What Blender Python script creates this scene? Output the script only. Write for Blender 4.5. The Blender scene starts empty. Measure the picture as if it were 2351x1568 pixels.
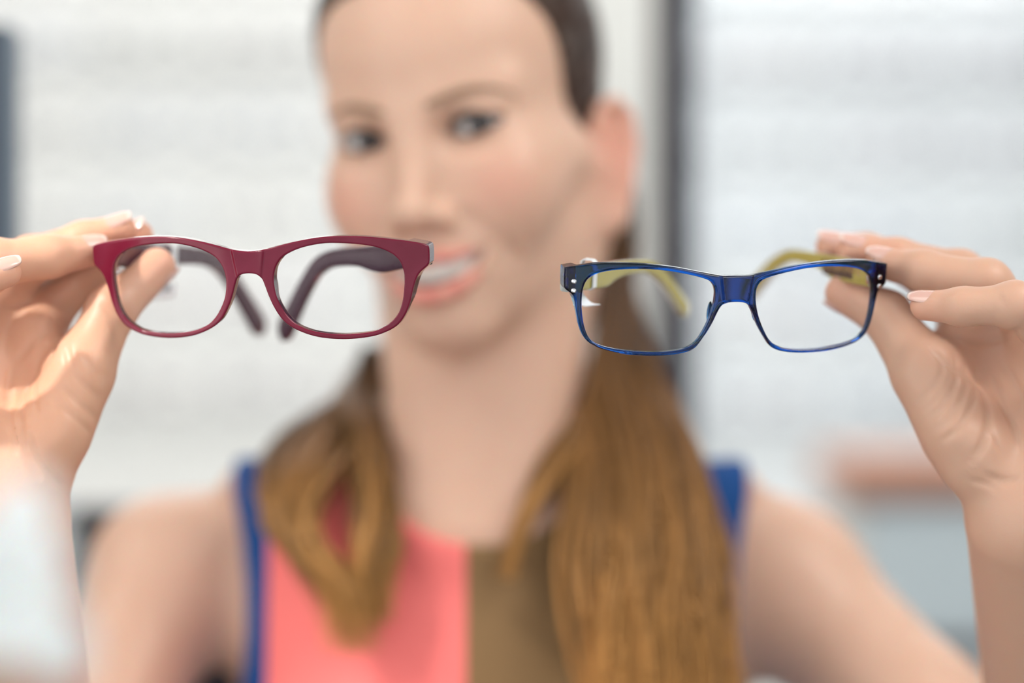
import bpy, bmesh, math, random
import numpy as np
from mathutils import Vector, Matrix

# ------------------------------------------------------------------ camera, world, lamps, exposure
W_IMG, H_IMG = 2351.0, 1568.0
LENS, SENSOR = 85.0, 36.0
FPX = LENS / SENSOR * W_IMG
CAM_Z = 1.45
sc = bpy.context.scene
COL = sc.collection
cam_d = bpy.data.cameras.new('camera')
cam = bpy.data.objects.new('camera', cam_d)
COL.objects.link(cam)
cam.location = (0, 0, CAM_Z)
cam.rotation_euler = (math.radians(90), 0, 0)
cam_d.lens = LENS
cam_d.sensor_width = SENSOR
cam_d.clip_start = 0.05
cam_d.dof.use_dof = True
cam_d.dof.focus_distance = 1.0
cam_d.dof.aperture_fstop = 1.9
sc.camera = cam

world = bpy.data.worlds.new('world')
sc.world = world
world.use_nodes = True
world.node_tree.nodes['Background'].inputs[0].default_value = (0.93, 0.97, 1.0, 1)
world.node_tree.nodes['Background'].inputs[1].default_value = 0.98


def area_light(name, loc, target, size, power, color=(1, 1, 1), size_y=None):
    d = bpy.data.lights.new(name, 'AREA')
    d.energy = power
    d.color = color
    d.shape = 'RECTANGLE'
    d.size = size
    d.size_y = size_y or size
    o = bpy.data.objects.new(name, d)
    COL.objects.link(o)
    o.location = loc
    o.rotation_euler = (Vector(target) - Vector(loc)).to_track_quat('-Z', 'Y').to_euler()
    return o


area_light('ceiling_lamp', (-1.0, 0.75, 2.45), (-0.12, 1.1, 1.4), 0.6, 3, (1, 0.96, 0.91), 0.6)
area_light('ceiling_lamp', (0.9, 0.5, 2.6), (0.1, 1.2, 1.4), 0.9, 16, (1, 0.96, 0.92), 0.9)
area_light('ceiling_lamp', (-0.6, 2.35, 2.62), (-0.6, 3.2, 1.5), 1.6, 29, (1, 0.99, 0.97), 0.6)
area_light('ceiling_lamp', (0.8, 2.35, 2.62), (0.8, 3.2, 1.5), 1.6, 22, (0.97, 0.99, 1.0), 0.6)
area_light('shop_window_light', (-1.75, -0.1, 1.55), (-0.1, 1.1, 1.40), 1.2, 13, (1, 0.98, 0.95), 2.2)

_sd = bpy.data.lights.new('added_hand_spot', 'SPOT')  # unseen spot, added only to brighten the hand at image left
_sd.energy = 80
_sd.color = (1, 0.95, 0.88)
_sd.spot_size = math.radians(13)
_sd.spot_blend = 0.8
_sd.shadow_soft_size = 0.04
_so = bpy.data.objects.new('added_hand_spot', _sd)
COL.objects.link(_so)
_so.location = (-1.0, 0.45, 2.5)
_so.rotation_euler = (Vector((-0.225, 1.03, 1.43)) - Vector(_so.location)).to_track_quat('-Z', 'Y').to_euler()

sc.view_settings.view_transform = 'Standard'
sc.view_settings.look = 'None'
sc.view_settings.exposure = 0.27
sc.view_settings.gamma = 1.0
sc.view_settings.use_curve_mapping = False
sc.cycles.use_denoising = True
sc.cycles.max_bounces = 7
sc.cycles.diffuse_bounces = 3
sc.cycles.use_adaptive_sampling = True
sc.cycles.adaptive_threshold = 0.09
sc.cycles.adaptive_min_samples = 16
sc.cycles.transmission_bounces = 6
sc.cycles.glossy_bounces = 3
sc.cycles.transparent_max_bounces = 16


# ------------------------------------------------------------------ helpers
def P(px, py, d):
    return np.array([(px - W_IMG / 2) / FPX * d, d, CAM_Z + (H_IMG / 2 - py) / FPX * d])


def lin(r, g, b):
    f = lambda c: c / 12.92 if c <= 0.04045 else ((c + 0.055) / 1.055) ** 2.4
    return (f(r / 255), f(g / 255), f(b / 255), 1)


def mat(name, color=(0.8, 0.8, 0.8), rough=0.5, metal=0.0, coat=0.0, trans=0.0, ior=1.45, sss=0.0, sss_r=(1, .35, .2), sss_s=0.004,
        attr=None, noise=None, bump=None, spec=0.5):
    m = bpy.data.materials.new(name)
    m.use_nodes = True
    nt = m.node_tree
    b = nt.nodes['Principled BSDF']
    c = tuple(color)[:3] + (1,)
    b.inputs['Base Color'].default_value = c
    b.inputs['Roughness'].default_value = rough
    b.inputs['Metallic'].default_value = metal
    b.inputs['Coat Weight'].default_value = coat
    b.inputs['Coat Roughness'].default_value = 0.04
    b.inputs['Transmission Weight'].default_value = trans
    b.inputs['IOR'].default_value = ior
    b.inputs['Specular IOR Level'].default_value = spec
    if sss:
        b.inputs['Subsurface Weight'].default_value = sss
        b.inputs['Subsurface Radius'].default_value = sss_r
        b.inputs['Subsurface Scale'].default_value = sss_s
    src = None
    if attr:
        a = nt.nodes.new('ShaderNodeAttribute')
        a.attribute_name = attr
        src = a.outputs['Color']
    if noise:
        scale, amt, c2 = noise
        tc = nt.nodes.new('ShaderNodeTexCoord')
        n = nt.nodes.new('ShaderNodeTexNoise')
        n.inputs['Scale'].default_value = scale
        n.inputs['Detail'].default_value = 4
        nt.links.new(tc.outputs['Object'], n.inputs['Vector'])
        mx = nt.nodes.new('ShaderNodeMix')
        mx.data_type = 'RGBA'
        mr = nt.nodes.new('ShaderNodeMapRange')
        mr.inputs[1].default_value = 0.35
        mr.inputs[2].default_value = 0.65
        mr.inputs[4].default_value = amt
        nt.links.new(n.outputs['Fac'], mr.inputs[0])
        nt.links.new(mr.outputs[0], mx.inputs[0])
        if src is not None:
            nt.links.new(src, mx.inputs[6])
        else:
            mx.inputs[6].default_value = c
        mx.inputs[7].default_value = tuple(c2)[:3] + (1,)
        src = mx.outputs[2]
    if src is not None:
        nt.links.new(src, b.inputs['Base Color'])
    if bump:
        scale, strength, dist = bump
        tc = nt.nodes.new('ShaderNodeTexCoord')
        n = nt.nodes.new('ShaderNodeTexNoise')
        n.inputs['Scale'].default_value = scale
        n.inputs['Detail'].default_value = 5
        nt.links.new(tc.outputs['Object'], n.inputs['Vector'])
        bp = nt.nodes.new('ShaderNodeBump')
        bp.inputs['Strength'].default_value = strength
        bp.inputs['Distance'].default_value = dist
        nt.links.new(n.outputs['Fac'], bp.inputs['Height'])
        nt.links.new(bp.outputs[0], b.inputs['Normal'])
    return m


def clear_mat(name, tint=(1, 1, 1), gloss=0.06):
    m = bpy.data.materials.new(name)
    m.use_nodes = True
    nt = m.node_tree
    nt.nodes.remove(nt.nodes['Principled BSDF'])
    out = nt.nodes['Material Output']
    t = nt.nodes.new('ShaderNodeBsdfTransparent')
    t.inputs[0].default_value = tuple(tint) + (1,)
    g = nt.nodes.new('ShaderNodeBsdfGlossy')
    g.inputs['Roughness'].default_value = 0.02
    lw = nt.nodes.new('ShaderNodeFresnel')
    lw.inputs[0].default_value = 1.2
    mu = nt.nodes.new('ShaderNodeMath')
    mu.operation = 'MULTIPLY'
    mu.inputs[1].default_value = gloss / 0.05
    nt.links.new(lw.outputs[0], mu.inputs[0])
    mx = nt.nodes.new('ShaderNodeMixShader')
    nt.links.new(mu.outputs[0], mx.inputs[0])
    nt.links.new(t.outputs[0], mx.inputs[1])
    nt.links.new(g.outputs[0], mx.inputs[2])
    nt.links.new(mx.outputs[0], out.inputs[0])
    return m


def tag(o, label=None, cat=None, group=None, kind=None):
    if label:
        o['label'] = label
    if cat:
        o['category'] = cat
    if group:
        o['group'] = group
    if kind:
        o['kind'] = kind
    return o


def empty(name, loc=(0, 0, 0)):
    o = bpy.data.objects.new(name, None)
    o.empty_display_size = 0.03
    COL.objects.link(o)
    o.location = loc
    return o


def mesh_obj(name, V, F, mats, parent=None, smooth=True, fmat=None, colors=None, origin=None):
    V = np.asarray(V, dtype=np.float64)
    if origin is not None:
        V = V - np.asarray(origin)
    me = bpy.data.meshes.new(name)
    if isinstance(F, np.ndarray):
        F = np.ascontiguousarray(F, dtype=np.int32)
        n = F.shape[1]
        me.vertices.add(len(V))
        me.vertices.foreach_set('co', V.astype(np.float32).ravel())
        me.loops.add(F.size)
        me.loops.foreach_set('vertex_index', F.ravel())
        me.polygons.add(len(F))
        me.polygons.foreach_set('loop_start', np.arange(0, F.size, n, dtype=np.int32))
        me.update(calc_edges=True)
    else:
        me.from_pydata([tuple(v) for v in V], [], [tuple(int(i) for i in f) for f in F])
    me.validate()
    if not isinstance(mats, (list, tuple)):
        mats = [mats]
    for m in mats:
        me.materials.append(m)
    if fmat is not None:
        me.polygons.foreach_set('material_index', np.asarray(fmat, dtype=np.int32))
    if smooth:
        me.polygons.foreach_set('use_smooth', np.ones(len(me.polygons), dtype=bool))
    if colors is not None:
        a = me.color_attributes.new('tint', 'FLOAT_COLOR', 'POINT')
        c = np.ones((len(V), 4), dtype=np.float32)
        c[:, :3] = colors
        a.data.foreach_set('color', c.ravel())
    me.update()
    o = bpy.data.objects.new(name, me)
    COL.objects.link(o)
    if origin is not None:
        o.location = tuple(origin)
    if parent is not None:
        o.parent = parent
        o.location = o.location - parent_world(parent)
    return o


def parent_world(p):
    v = Vector((0, 0, 0))
    while p is not None:
        v += p.location
        p = p.parent
    return v


def box(name, lo, hi, m, parent=None, bevel=0.0):
    bm = bmesh.new()
    bmesh.ops.create_cube(bm, size=1)
    lo = Vector(lo)
    hi = Vector(hi)
    c = (lo + hi) / 2
    s = hi - lo
    for v in bm.verts:
        v.co = Vector((v.co.x * s.x, v.co.y * s.y, v.co.z * s.z))
    if bevel:
        bmesh.ops.bevel(bm, geom=list(bm.edges), offset=bevel, segments=2, affect='EDGES', profile=0.5)
    me = bpy.data.meshes.new(name)
    bm.to_mesh(me)
    bm.free()
    me.materials.append(m)
    o = bpy.data.objects.new(name, me)
    COL.objects.link(o)
    o.location = c
    if parent is not None:
        o.parent = parent
        o.location = c - parent_world(parent)
    return o


# ------------------------------------------------------------------ distance fields
def vnorm(a):
    return np.sqrt(np.einsum('ij,ij->i', a, a))


def rcone(p, a, b, ra, rb):
    a = np.asarray(a, dtype=np.float64)
    b = np.asarray(b, dtype=np.float64)
    ba = b - a
    pa = p - a
    h = np.clip(pa @ ba / (ba @ ba + 1e-12), 0, 1)
    return vnorm(pa - h[:, None] * ba) - (ra + (rb - ra) * h)


def chain(p, pts, rs, k=0.0):
    d = None
    for i in range(len(pts) - 1):
        e = rcone(p, pts[i], pts[i + 1], rs[i], rs[i + 1])
        d = e if d is None else (smin(d, e, k) if k else np.minimum(d, e))
    return d


def ell(p, c, r):
    r = np.asarray(r, dtype=np.float64)
    q = (p - np.asarray(c)) / r
    k0 = vnorm(q)
    k1 = vnorm(q / r) + 1e-9
    return k0 * (k0 - 1) / k1


def smin(a, b, k):
    h = np.maximum(k - np.abs(a - b), 0) / k
    return np.minimum(a, b) - h * h * k * 0.25


def smax(a, b, k):
    return -smin(-a, -b, k)


class Field:
    def __init__(self, margin=0.03):
        self.items = []
        self.M = margin

    def add(self, lo, hi, fn, k=0.0, op='u'):
        self.items.append((np.asarray(lo, float), np.asarray(hi, float), fn, k, op))

    def cone(self, a, b, ra, rb, k=0.01):
        a = np.asarray(a, float)
        b = np.asarray(b, float)
        r = max(ra, rb)
        self.add(np.minimum(a, b) - r, np.maximum(a, b) + r, lambda p: rcone(p, a, b, ra, rb), k)

    def ell(self, c, r, k=0.01):
        c = np.asarray(c, float)
        r = np.asarray(r, float)
        self.add(c - r, c + r, lambda p: ell(p, c, r), k)

    def __call__(self, p):
        d = np.full(len(p), 1.0)
        if not len(p):
            return d
        plo = p.min(0)
        phi = p.max(0)
        for lo, hi, fn, k, op in self.items:
            l = lo - self.M
            h = hi + self.M
            if (plo > h).any() or (phi < l).any():
                continue
            m = np.nonzero(((p > l) & (p < h)).all(1))[0]
            if not len(m):
                continue
            v = fn(p[m])
            if op == 'u':
                d[m] = smin(d[m], v, k) if k else np.minimum(d[m], v)
            else:
                d[m] = smax(d[m], -v, k) if k else np.maximum(d[m], -v)
        return d


def grid_axis(*segs):
    out = [segs[0][0]]
    for a, b, h in segs:
        n = max(1, int(round((b - a) / h)))
        out += [a + (b - a) * (i + 1) / n for i in range(n)]
    return np.array(out)


def surface_nets(f, xs, ys, zs, B=8, slack=1.6, project=2, fproj=None, eps=0.0004):
    ax = []
    for a in (xs, ys, zs):
        n = len(a) - 1
        pad = (-n) % B
        if pad:
            a = np.r_[a, a[-1] + (np.arange(pad) + 1) * (a[-1] - a[-2])]
        ax.append(a)
    xs, ys, zs = ax
    nb = [(len(a) - 1) // B for a in ax]
    ctr = [(a[:-1:B] + a[B::B]) / 2 for a in ax]
    hs = [(a[B::B] - a[:-1:B]) / 2 for a in ax]
    gi = np.stack(np.meshgrid(*[np.arange(n) for n in nb], indexing='ij'), -1).reshape(-1, 3)
    keep = []
    for s in range(0, len(gi), 4096):
        g = gi[s:s + 4096]
        c = np.c_[ctr[0][g[:, 0]], ctr[1][g[:, 1]], ctr[2][g[:, 2]]]
        dg = np.sqrt(hs[0][g[:, 0]] ** 2 + hs[1][g[:, 1]] ** 2 + hs[2][g[:, 2]] ** 2)
        keep.append(np.abs(f(c)) < dg * slack)
    gi = gi[np.concatenate(keep)]
    ny, nz = len(ys), len(zs)
    cell_ids, cell_pos, quads = [], [], []
    loc = np.arange(B + 1)
    cid = lambda i, j, k: (i.astype(np.int64) * ny + j) * nz + k
    corners = [(0, 0, 0), (1, 0, 0), (0, 1, 0), (1, 1, 0), (0, 0, 1), (1, 0, 1), (0, 1, 1), (1, 1, 1)]
    edges = [(0, 1), (2, 3), (4, 5), (6, 7), (0, 2), (1, 3), (4, 6), (5, 7), (0, 4), (1, 5), (2, 6), (3, 7)]
    CH = 64
    for s in range(0, len(gi), CH):
        g = gi[s:s + CH] * B
        n = len(g)
        X = xs[g[:, 0:1] + loc]
        Y = ys[g[:, 1:2] + loc]
        Z = zs[g[:, 2:3] + loc]
        sh = (n, B + 1, B + 1, B + 1)
        pts = np.stack([np.broadcast_to(X[:, :, None, None], sh), np.broadcast_to(Y[:, None, :, None], sh),
                        np.broadcast_to(Z[:, None, None, :], sh)], -1).reshape(-1, 3)
        v = f(pts).reshape(sh)
        ins = v < 0
        cnt = sum(ins[:, i:B + i, j:B + j, k:B + k].astype(np.int8) for i, j, k in corners)
        b, i, j, k = np.nonzero((cnt > 0) & (cnt < 8))
        if not len(b):
            continue
        cv = np.stack([v[b, i + c[0], j + c[1], k + c[2]] for c in corners], 1)
        cp = np.stack([np.c_[X[b, i + c[0]], Y[b, j + c[1]], Z[b, k + c[2]]] for c in corners], 1)
        acc = np.zeros((len(b), 3))
        num = np.zeros(len(b))
        for e0, e1 in edges:
            m = (cv[:, e0] < 0) != (cv[:, e1] < 0)
            t = cv[m, e0] / (cv[m, e0] - cv[m, e1])
            acc[m] += cp[m, e0] + (cp[m, e1] - cp[m, e0]) * t[:, None]
            num[m] += 1
        cell_pos.append(acc / num[:, None])
        gi_, gj, gk = g[b, 0] + i, g[b, 1] + j, g[b, 2] + k
        cell_ids.append(cid(gi_, gj, gk))
        for axis in range(3):
            sl0 = [slice(0, B)] * 3
            sl1 = [slice(0, B)] * 3
            sl1[axis] = slice(1, B + 1)
            A = ins[(slice(None),) + tuple(sl0)]
            C = ins[(slice(None),) + tuple(sl1)]
            b, i, j, k = np.nonzero(A != C)
            if not len(b):
                continue
            flip = A[b, i, j, k]
            I, J, K = g[b, 0] + i, g[b, 1] + j, g[b, 2] + k
            if axis == 0:
                q = [cid(I, J - 1, K - 1), cid(I, J, K - 1), cid(I, J, K), cid(I, J - 1, K)]
            elif axis == 1:
                q = [cid(I - 1, J, K - 1), cid(I - 1, J, K), cid(I, J, K), cid(I, J, K - 1)]
            else:
                q = [cid(I - 1, J - 1, K), cid(I, J - 1, K), cid(I, J, K), cid(I - 1, J, K)]
            q = np.stack(q, 1)
            q[~flip] = q[~flip][:, ::-1]
            quads.append(q)
    ids = np.concatenate(cell_ids)
    pos = np.concatenate(cell_pos)
    order = np.argsort(ids)
    ids = ids[order]
    pos = pos[order]
    Q = np.concatenate(quads)
    idx = np.searchsorted(ids, Q)
    idx[idx >= len(ids)] = 0
    ok = (ids[idx] == Q).all(1)
    Fc = idx[ok]
    fp = fproj or f
    for it in range(project):
        d = fp_eval(fp, pos)
        g = fgrad(fp, pos, eps)
        gl = vnorm(g)
        st = np.clip(d / np.maximum(gl, 0.3), -0.0015, 0.0015)
        pos = pos - g / np.maximum(gl, 1e-6)[:, None] * st[:, None]
    return pos, Fc


def fp_eval(f, p, ch=20000):
    out = np.empty(len(p))
    for s in range(0, len(p), ch):
        out[s:s + ch] = f(p[s:s + ch])
    return out


def fgrad(f, p, e=0.0004):
    K = np.array([[1, -1, -1], [-1, -1, 1], [-1, 1, -1], [1, 1, 1]], float)
    g = np.zeros_like(p)
    for k in K:
        g += k * fp_eval(f, p + k * e)[:, None]
    return g / (4 * e)


def ray_hit(f, px, py, d0, d1=None):
    """point where the line of sight through a photo point meets the surface, from distance d0 on"""
    o = np.array([0, 0, CAM_Z])
    u = P(px, py, 1.0) - o
    t = d0
    for _ in range(200):
        p = o + u * t
        d = f(p[None])[0]
        if d < 0.0002:
            return p
        t += min(max(d * 0.8, 0.0003), 0.004)
        if t > (d1 or d0 + 0.15):
            break
    return None


def smooth_closed(pts, n):
    """closed Catmull-Rom through pts, n samples, even arc length"""
    pts = np.asarray(pts, float)
    m = len(pts)
    t = np.linspace(0, m, m * 24, endpoint=False)
    i = t.astype(int)
    f = (t - i)[:, None]
    p0, p1, p2, p3 = pts[(i - 1) % m], pts[i % m], pts[(i + 1) % m], pts[(i + 2) % m]
    q = 0.5 * (2 * p1 + (p2 - p0) * f + (2 * p0 - 5 * p1 + 4 * p2 - p3) * f ** 2 + (3 * p1 - p0 - 3 * p2 + p3) * f ** 3)
    e = np.r_[q, q[:1]]
    L = np.r_[0, np.cumsum(np.linalg.norm(np.diff(e, axis=0), axis=1))]
    s = np.linspace(0, L[-1], n, endpoint=False)
    return np.c_[np.interp(s, L, e[:, 0]), np.interp(s, L, e[:, 1])]


def spline_open(pts, n):
    pts = np.asarray(pts, float)
    m = len(pts)
    ext = np.r_[2 * pts[:1] - pts[1:2], pts, 2 * pts[-1:] - pts[-2:-1]]
    t = np.linspace(0, m - 1, n)
    i = np.minimum(t.astype(int), m - 2)
    f = (t - i)[:, None]
    p0, p1, p2, p3 = ext[i], ext[i + 1], ext[i + 2], ext[i + 3]
    return 0.5 * (2 * p1 + (p2 - p0) * f + (2 * p0 - 5 * p1 + 4 * p2 - p3) * f ** 2 + (3 * p1 - p0 - 3 * p2 + p3) * f ** 3)


def poly_sdf(p, poly):
    """signed distance to a closed polygon (negative inside), chunked"""
    out = np.empty(len(p))
    a = poly
    b = np.roll(poly, -1, 0)
    e = b - a
    ee = (e ** 2).sum(1) + 1e-12
    for s in range(0, len(p), 8000):
        q = p[s:s + 8000]
        w = q[:, None] - a
        t = np.clip((w * e).sum(-1) / ee, 0, 1)
        dd = ((w - t[..., None] * e) ** 2).sum(-1).min(1)
        c1 = q[:, None, 1] >= a[:, 1]
        c2 = q[:, None, 1] < b[:, 1]
        cr = e[:, 0] * w[..., 1] - e[:, 1] * w[..., 0]
        up = c1 & c2 & (cr > 0)
        dn = ~c1 & ~c2 & (cr < 0)
        ins = (up.sum(1) + dn.sum(1)) % 2 == 1
        out[s:s + 8000] = np.where(ins, -1, 1) * np.sqrt(dd)
    return out


def tube_mesh(pts, radii, nseg=8, flat=1.0, up=None):
    pts = np.asarray(pts, float)
    n = len(pts)
    radii = np.broadcast_to(np.asarray(radii, float), (n,))
    t = np.gradient(pts, axis=0)
    t /= np.linalg.norm(t, axis=1)[:, None] + 1e-12
    u = np.asarray(up if up is not None else (0.31, 0.2, 0.93), float)
    V = []
    for i in range(n):
        s = np.cross(t[i], u)
        s /= np.linalg.norm(s) + 1e-9
        w = np.cross(s, t[i])
        for j in range(nseg):
            a = 2 * math.pi * j / nseg
            V.append(pts[i] + radii[i] * (math.cos(a) * s + flat * math.sin(a) * w))
    F = []
    for i in range(n - 1):
        for j in range(nseg):
            k = (j + 1) % nseg
            F.append((i * nseg + j, i * nseg + k, (i + 1) * nseg + k, (i + 1) * nseg + j))
    F.append(tuple(range(nseg))[::-1])
    F.append(tuple((n - 1) * nseg + j for j in range(nseg)))
    return V, F


# ------------------------------------------------------------------ materials
M_SKIN = mat('skin', (0.7, 0.45, 0.33), rough=0.42, sss=0.35, sss_r=(1.0, 0.36, 0.18), sss_s=0.006, attr='tint', noise=(90, 0.10, (0.62, 0.30, 0.2)),
             bump=(900, 0.12, 0.0006), spec=0.45)
M_NAIL = mat('nail', (0.72, 0.46, 0.40), rough=0.18, coat=0.6, sss=0.2, sss_s=0.002, attr='tint')
M_HAIR = mat('hair', (0.2, 0.1, 0.04), rough=0.38, attr='tint', spec=0.45)
M_SCLERA = mat('sclera', (0.62, 0.57, 0.55), rough=0.2, coat=0.6)
M_IRIS = mat('iris', (0.05, 0.035, 0.03), rough=0.2, coat=0.8)
M_PUPIL = mat('pupil', (0.004, 0.004, 0.004), rough=0.1, coat=0.8)
M_TEETH = mat('teeth', (0.88, 0.85, 0.79), rough=0.25, coat=0.3, sss=0.2, sss_s=0.002)
M_BROW = mat('brow hair', (0.27, 0.155, 0.095), rough=0.6)
M_LASH = mat('lash', (0.02, 0.014, 0.012), rough=0.6)
M_BLUE = mat('royal blue fabric', lin(0, 72, 140), rough=0.75, bump=(1500, 0.3, 0.0004))
M_CORAL = mat('coral fabric', lin(252, 128, 124), rough=0.8, bump=(1500, 0.3, 0.0004))
M_TAUPE = mat('taupe fabric', lin(136, 106, 70), rough=0.8, bump=(1500, 0.3, 0.0004))
M_SHOE = mat('shoe leather', (0.02, 0.02, 0.03), rough=0.4)
M_BURG = mat('burgundy acetate', lin(108, 18, 44), rough=0.14, coat=0.2, spec=0.3, noise=(70, 0.3, lin(134, 40, 66)))
M_PLUM = mat('dark plum acetate', lin(66, 32, 52), rough=0.15, coat=0.6)
M_NAVY = mat('blue acetate', (0.97, 0.98, 1.0), rough=0.04, trans=1.0, ior=1.45)
_va = M_NAVY.node_tree.nodes.new('ShaderNodeVolumeAbsorption')
_va.inputs['Color'].default_value = (0.2, 0.71, 0.875, 1)
_va.inputs['Density'].default_value = 2600.0
M_NAVY.node_tree.links.new(_va.outputs[0], M_NAVY.node_tree.nodes['Material Output'].inputs['Volume'])
M_SLATE = mat('dark slate acetate', lin(34, 48, 58), rough=0.15, coat=0.6)
M_CRYSTAL = mat('milky acetate layer', lin(205, 208, 205), rough=0.12, coat=0.5)
M_OLIVE = mat('olive yellow acetate', lin(176, 164, 78), rough=0.15, coat=0.5)
M_DARKIN = mat('dark brown inlay', lin(52, 42, 40), rough=0.2, coat=0.4)
M_GOLD = mat('gold print', lin(200, 170, 120), rough=0.3, metal=0.6)
M_STEEL = mat('polished steel', (0.82, 0.82, 0.84), rough=0.12, metal=1.0)
M_LENS = clear_mat('lens', (0.985, 0.985, 0.99), 0.05)
M_PAD = mat('clear nose pad', (0.9, 0.85, 0.85), rough=0.1, trans=0.8, ior=1.4)
M_TAG = mat('white plastic tag', (0.86, 0.87, 0.88), rough=0.45, sss=0.2, sss_s=0.002)
M_INK = mat('grey print', (0.12, 0.12, 0.14), rough=0.7)

FINE = True

# ------------------------------------------------------------------ the shop behind her
M_WALL = mat('wall paint', lin(222, 222, 218), rough=0.8, noise=(1.5, 0.15, lin(210, 212, 210)))
M_FLOOR = mat('grey floor tiles', lin(150, 146, 140), rough=0.35, noise=(3, 0.3, lin(135, 130, 124)))
M_CEIL = mat('ceiling paint', lin(240, 240, 238), rough=0.9)
M_BOARD = mat('white display board', lin(236, 236, 233), rough=0.45)
M_BOARD_COOL = mat('cool white display board', lin(233, 237, 239), rough=0.45)
M_POST = mat('dark grey post', lin(62, 64, 74), rough=0.4, metal=0.3)
M_POST_BROWN = mat('dark brown post', lin(62, 48, 48), rough=0.5)
M_POST_EDGE = mat('blue grey metal edge', lin(72, 88, 104), rough=0.35, metal=0.4)
M_WOOD = mat('reddish wood', lin(182, 132, 108), rough=0.45, noise=(14, 0.4, lin(160, 110, 86)))
M_DRAWER = mat('pale blue drawer front', lin(208, 222, 228), rough=0.4)
M_BLACK = mat('black lacquer', lin(44, 34, 42), rough=0.4)
M_SHELFGLASS = clear_mat('clear acrylic shelf', (0.97, 0.975, 0.975), 0.04)


def wall(name, lo, hi, m):
    o = box(name, lo, hi, m)
    return tag(o, kind='structure')


wall('floor', (-2.4, -1.6, -0.05), (2.4, 3.75, 0), M_FLOOR)
wall('wall_back', (-2.4, 3.6, 0), (2.4, 3.75, 2.75), M_WALL)
wall('wall_left', (-2.55, -1.6, 0), (-2.4, 3.75, 2.75), M_WALL)
wall('wall_right', (2.4, -1.6, 0), (2.55, 3.75, 2.75), M_WALL)
wall('ceiling', (-2.4, -1.6, 2.75), (2.4, 3.75, 2.85), M_CEIL)

DW = 3.30  # distance of the display boards


def display_board(x0, x1, z0, z1, m, label):
    r = empty('display_board', ((x0 + x1) / 2, DW + 0.05, z0))
    tag(r, label, 'display board')
    box('panel', (x0, DW + 0.06, z0), (x1, DW + 0.10, z1), m, r)
    box('side_frame', (x0 - 0.03, DW - 0.02, z0), (x0, DW + 0.10, z1), m, r, 0.003)
    box('side_frame', (x1, DW - 0.02, z0), (x1 + 0.03, DW + 0.10, z1), m, r, 0.003)
    box('backing', (x0, DW + 0.10, 0), (x1, DW + 0.30, z1), M_WALL, r)
    return r


DISP = ((26, 17), (25, 20), (27, 15))


def mini_glasses_mesh(name, kind, col):
    """a pair of display eyeglasses, frame, lenses and opened temples in one small mesh"""
    V, F, fm = [], [], []

    def put(v, f, mi):
        b = len(V)
        V.extend([tuple(q) for q in v])
        F.extend([tuple(i + b for i in x) for x in f])
        fm.extend([mi] * len(f))
    w, h = DISP[kind]
    ex = 0.55 if kind == 0 else (0.95 if kind == 1 else 0.45)
    for s in (-1, 1):
        ring = []
        for k in range(29):
            a = 2 * math.pi * k / 28
            c, q = math.cos(a), math.sin(a)
            u = s * 34 + w * math.copysign(abs(c) ** ex, c)
            ring.append((u, 0.0025 * u * u, h * math.copysign(abs(q) ** ex, q)))
        v, f = tube_mesh(np.array(ring) / 1000, 0.0030, 6, up=(0, 1, 0))
        put(v, f, 0)
        c = [(s * 34 / 1000, 0.0029, 0)] + [tuple(np.array(r) / 1000 + np.array([0, 0.0005, 0])) for r in ring[:-1]]
        put(c, [(0, i + 1, (i + 1) % 28 + 1) for i in range(28)], 1)
        x0 = s * (34 + w + 1)
        path = [(x0, 9, 5), (x0 + s * 5, 12, 5), (x0 + s * 6, 40, 5), (x0 + s * 4, 90, 4), (x0 + s * 1, 112, -2), (x0 - s * 3, 134, -10)]
        v, f = tube_mesh(spline_open(path, 18) / 1000, 0.0030, 6)
        put(v, f, 0)
    br = spline_open([(-9, 0.5, 3), (-4, -0.5, 6), (0, -0.8, 6.6), (4, -0.5, 6), (9, 0.5, 3)], 9)
    v, f = tube_mesh(br / 1000, 0.0030, 6, up=(0, 1, 0))
    put(v, f, 0)
    o = mesh_obj(name, np.array(V), F, [col, M_LENS], None, fmat=fm)
    return o


FRAME_COLS = [mat('display frame', lin(*c), rough=0.25, coat=0.4) for c in
              ((48, 46, 54), (88, 62, 54), (60, 76, 104), (100, 84, 90), (50, 60, 62), (120, 100, 92), (74, 56, 74))]
PROTO = {}
rnd_ = random.Random(3)


def stock_board(xs, zs, x0, x1, label, group, shelf_label, shelf_group):
    for z in zs:
        r = box('shelf', (x0 + 0.002, DW - 0.13, z - 0.005), (x1 - 0.002, DW + 0.058, z), M_SHELFGLASS)
        tag(r, shelf_label, 'shelf', shelf_group)
        for x in xs:
            kind, ci = rnd_.randrange(3), rnd_.randrange(len(FRAME_COLS))
            key = (kind, ci)
            if key not in PROTO:
                o = mini_glasses_mesh('eyeglasses', kind, FRAME_COLS[ci])
                PROTO[key] = o
            else:
                o = PROTO[key].copy()
                COL.objects.link(o)
            o.location = (x + rnd_.uniform(-.006, .006), DW - 0.115 + rnd_.uniform(0, .01), z + DISP[kind][1] / 1000 + 0.0033)
            o.rotation_euler = (math.radians(0), 0, math.radians(rnd_.uniform(-4, 4)))
            tag(o, label, 'eyeglasses', group)


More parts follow.
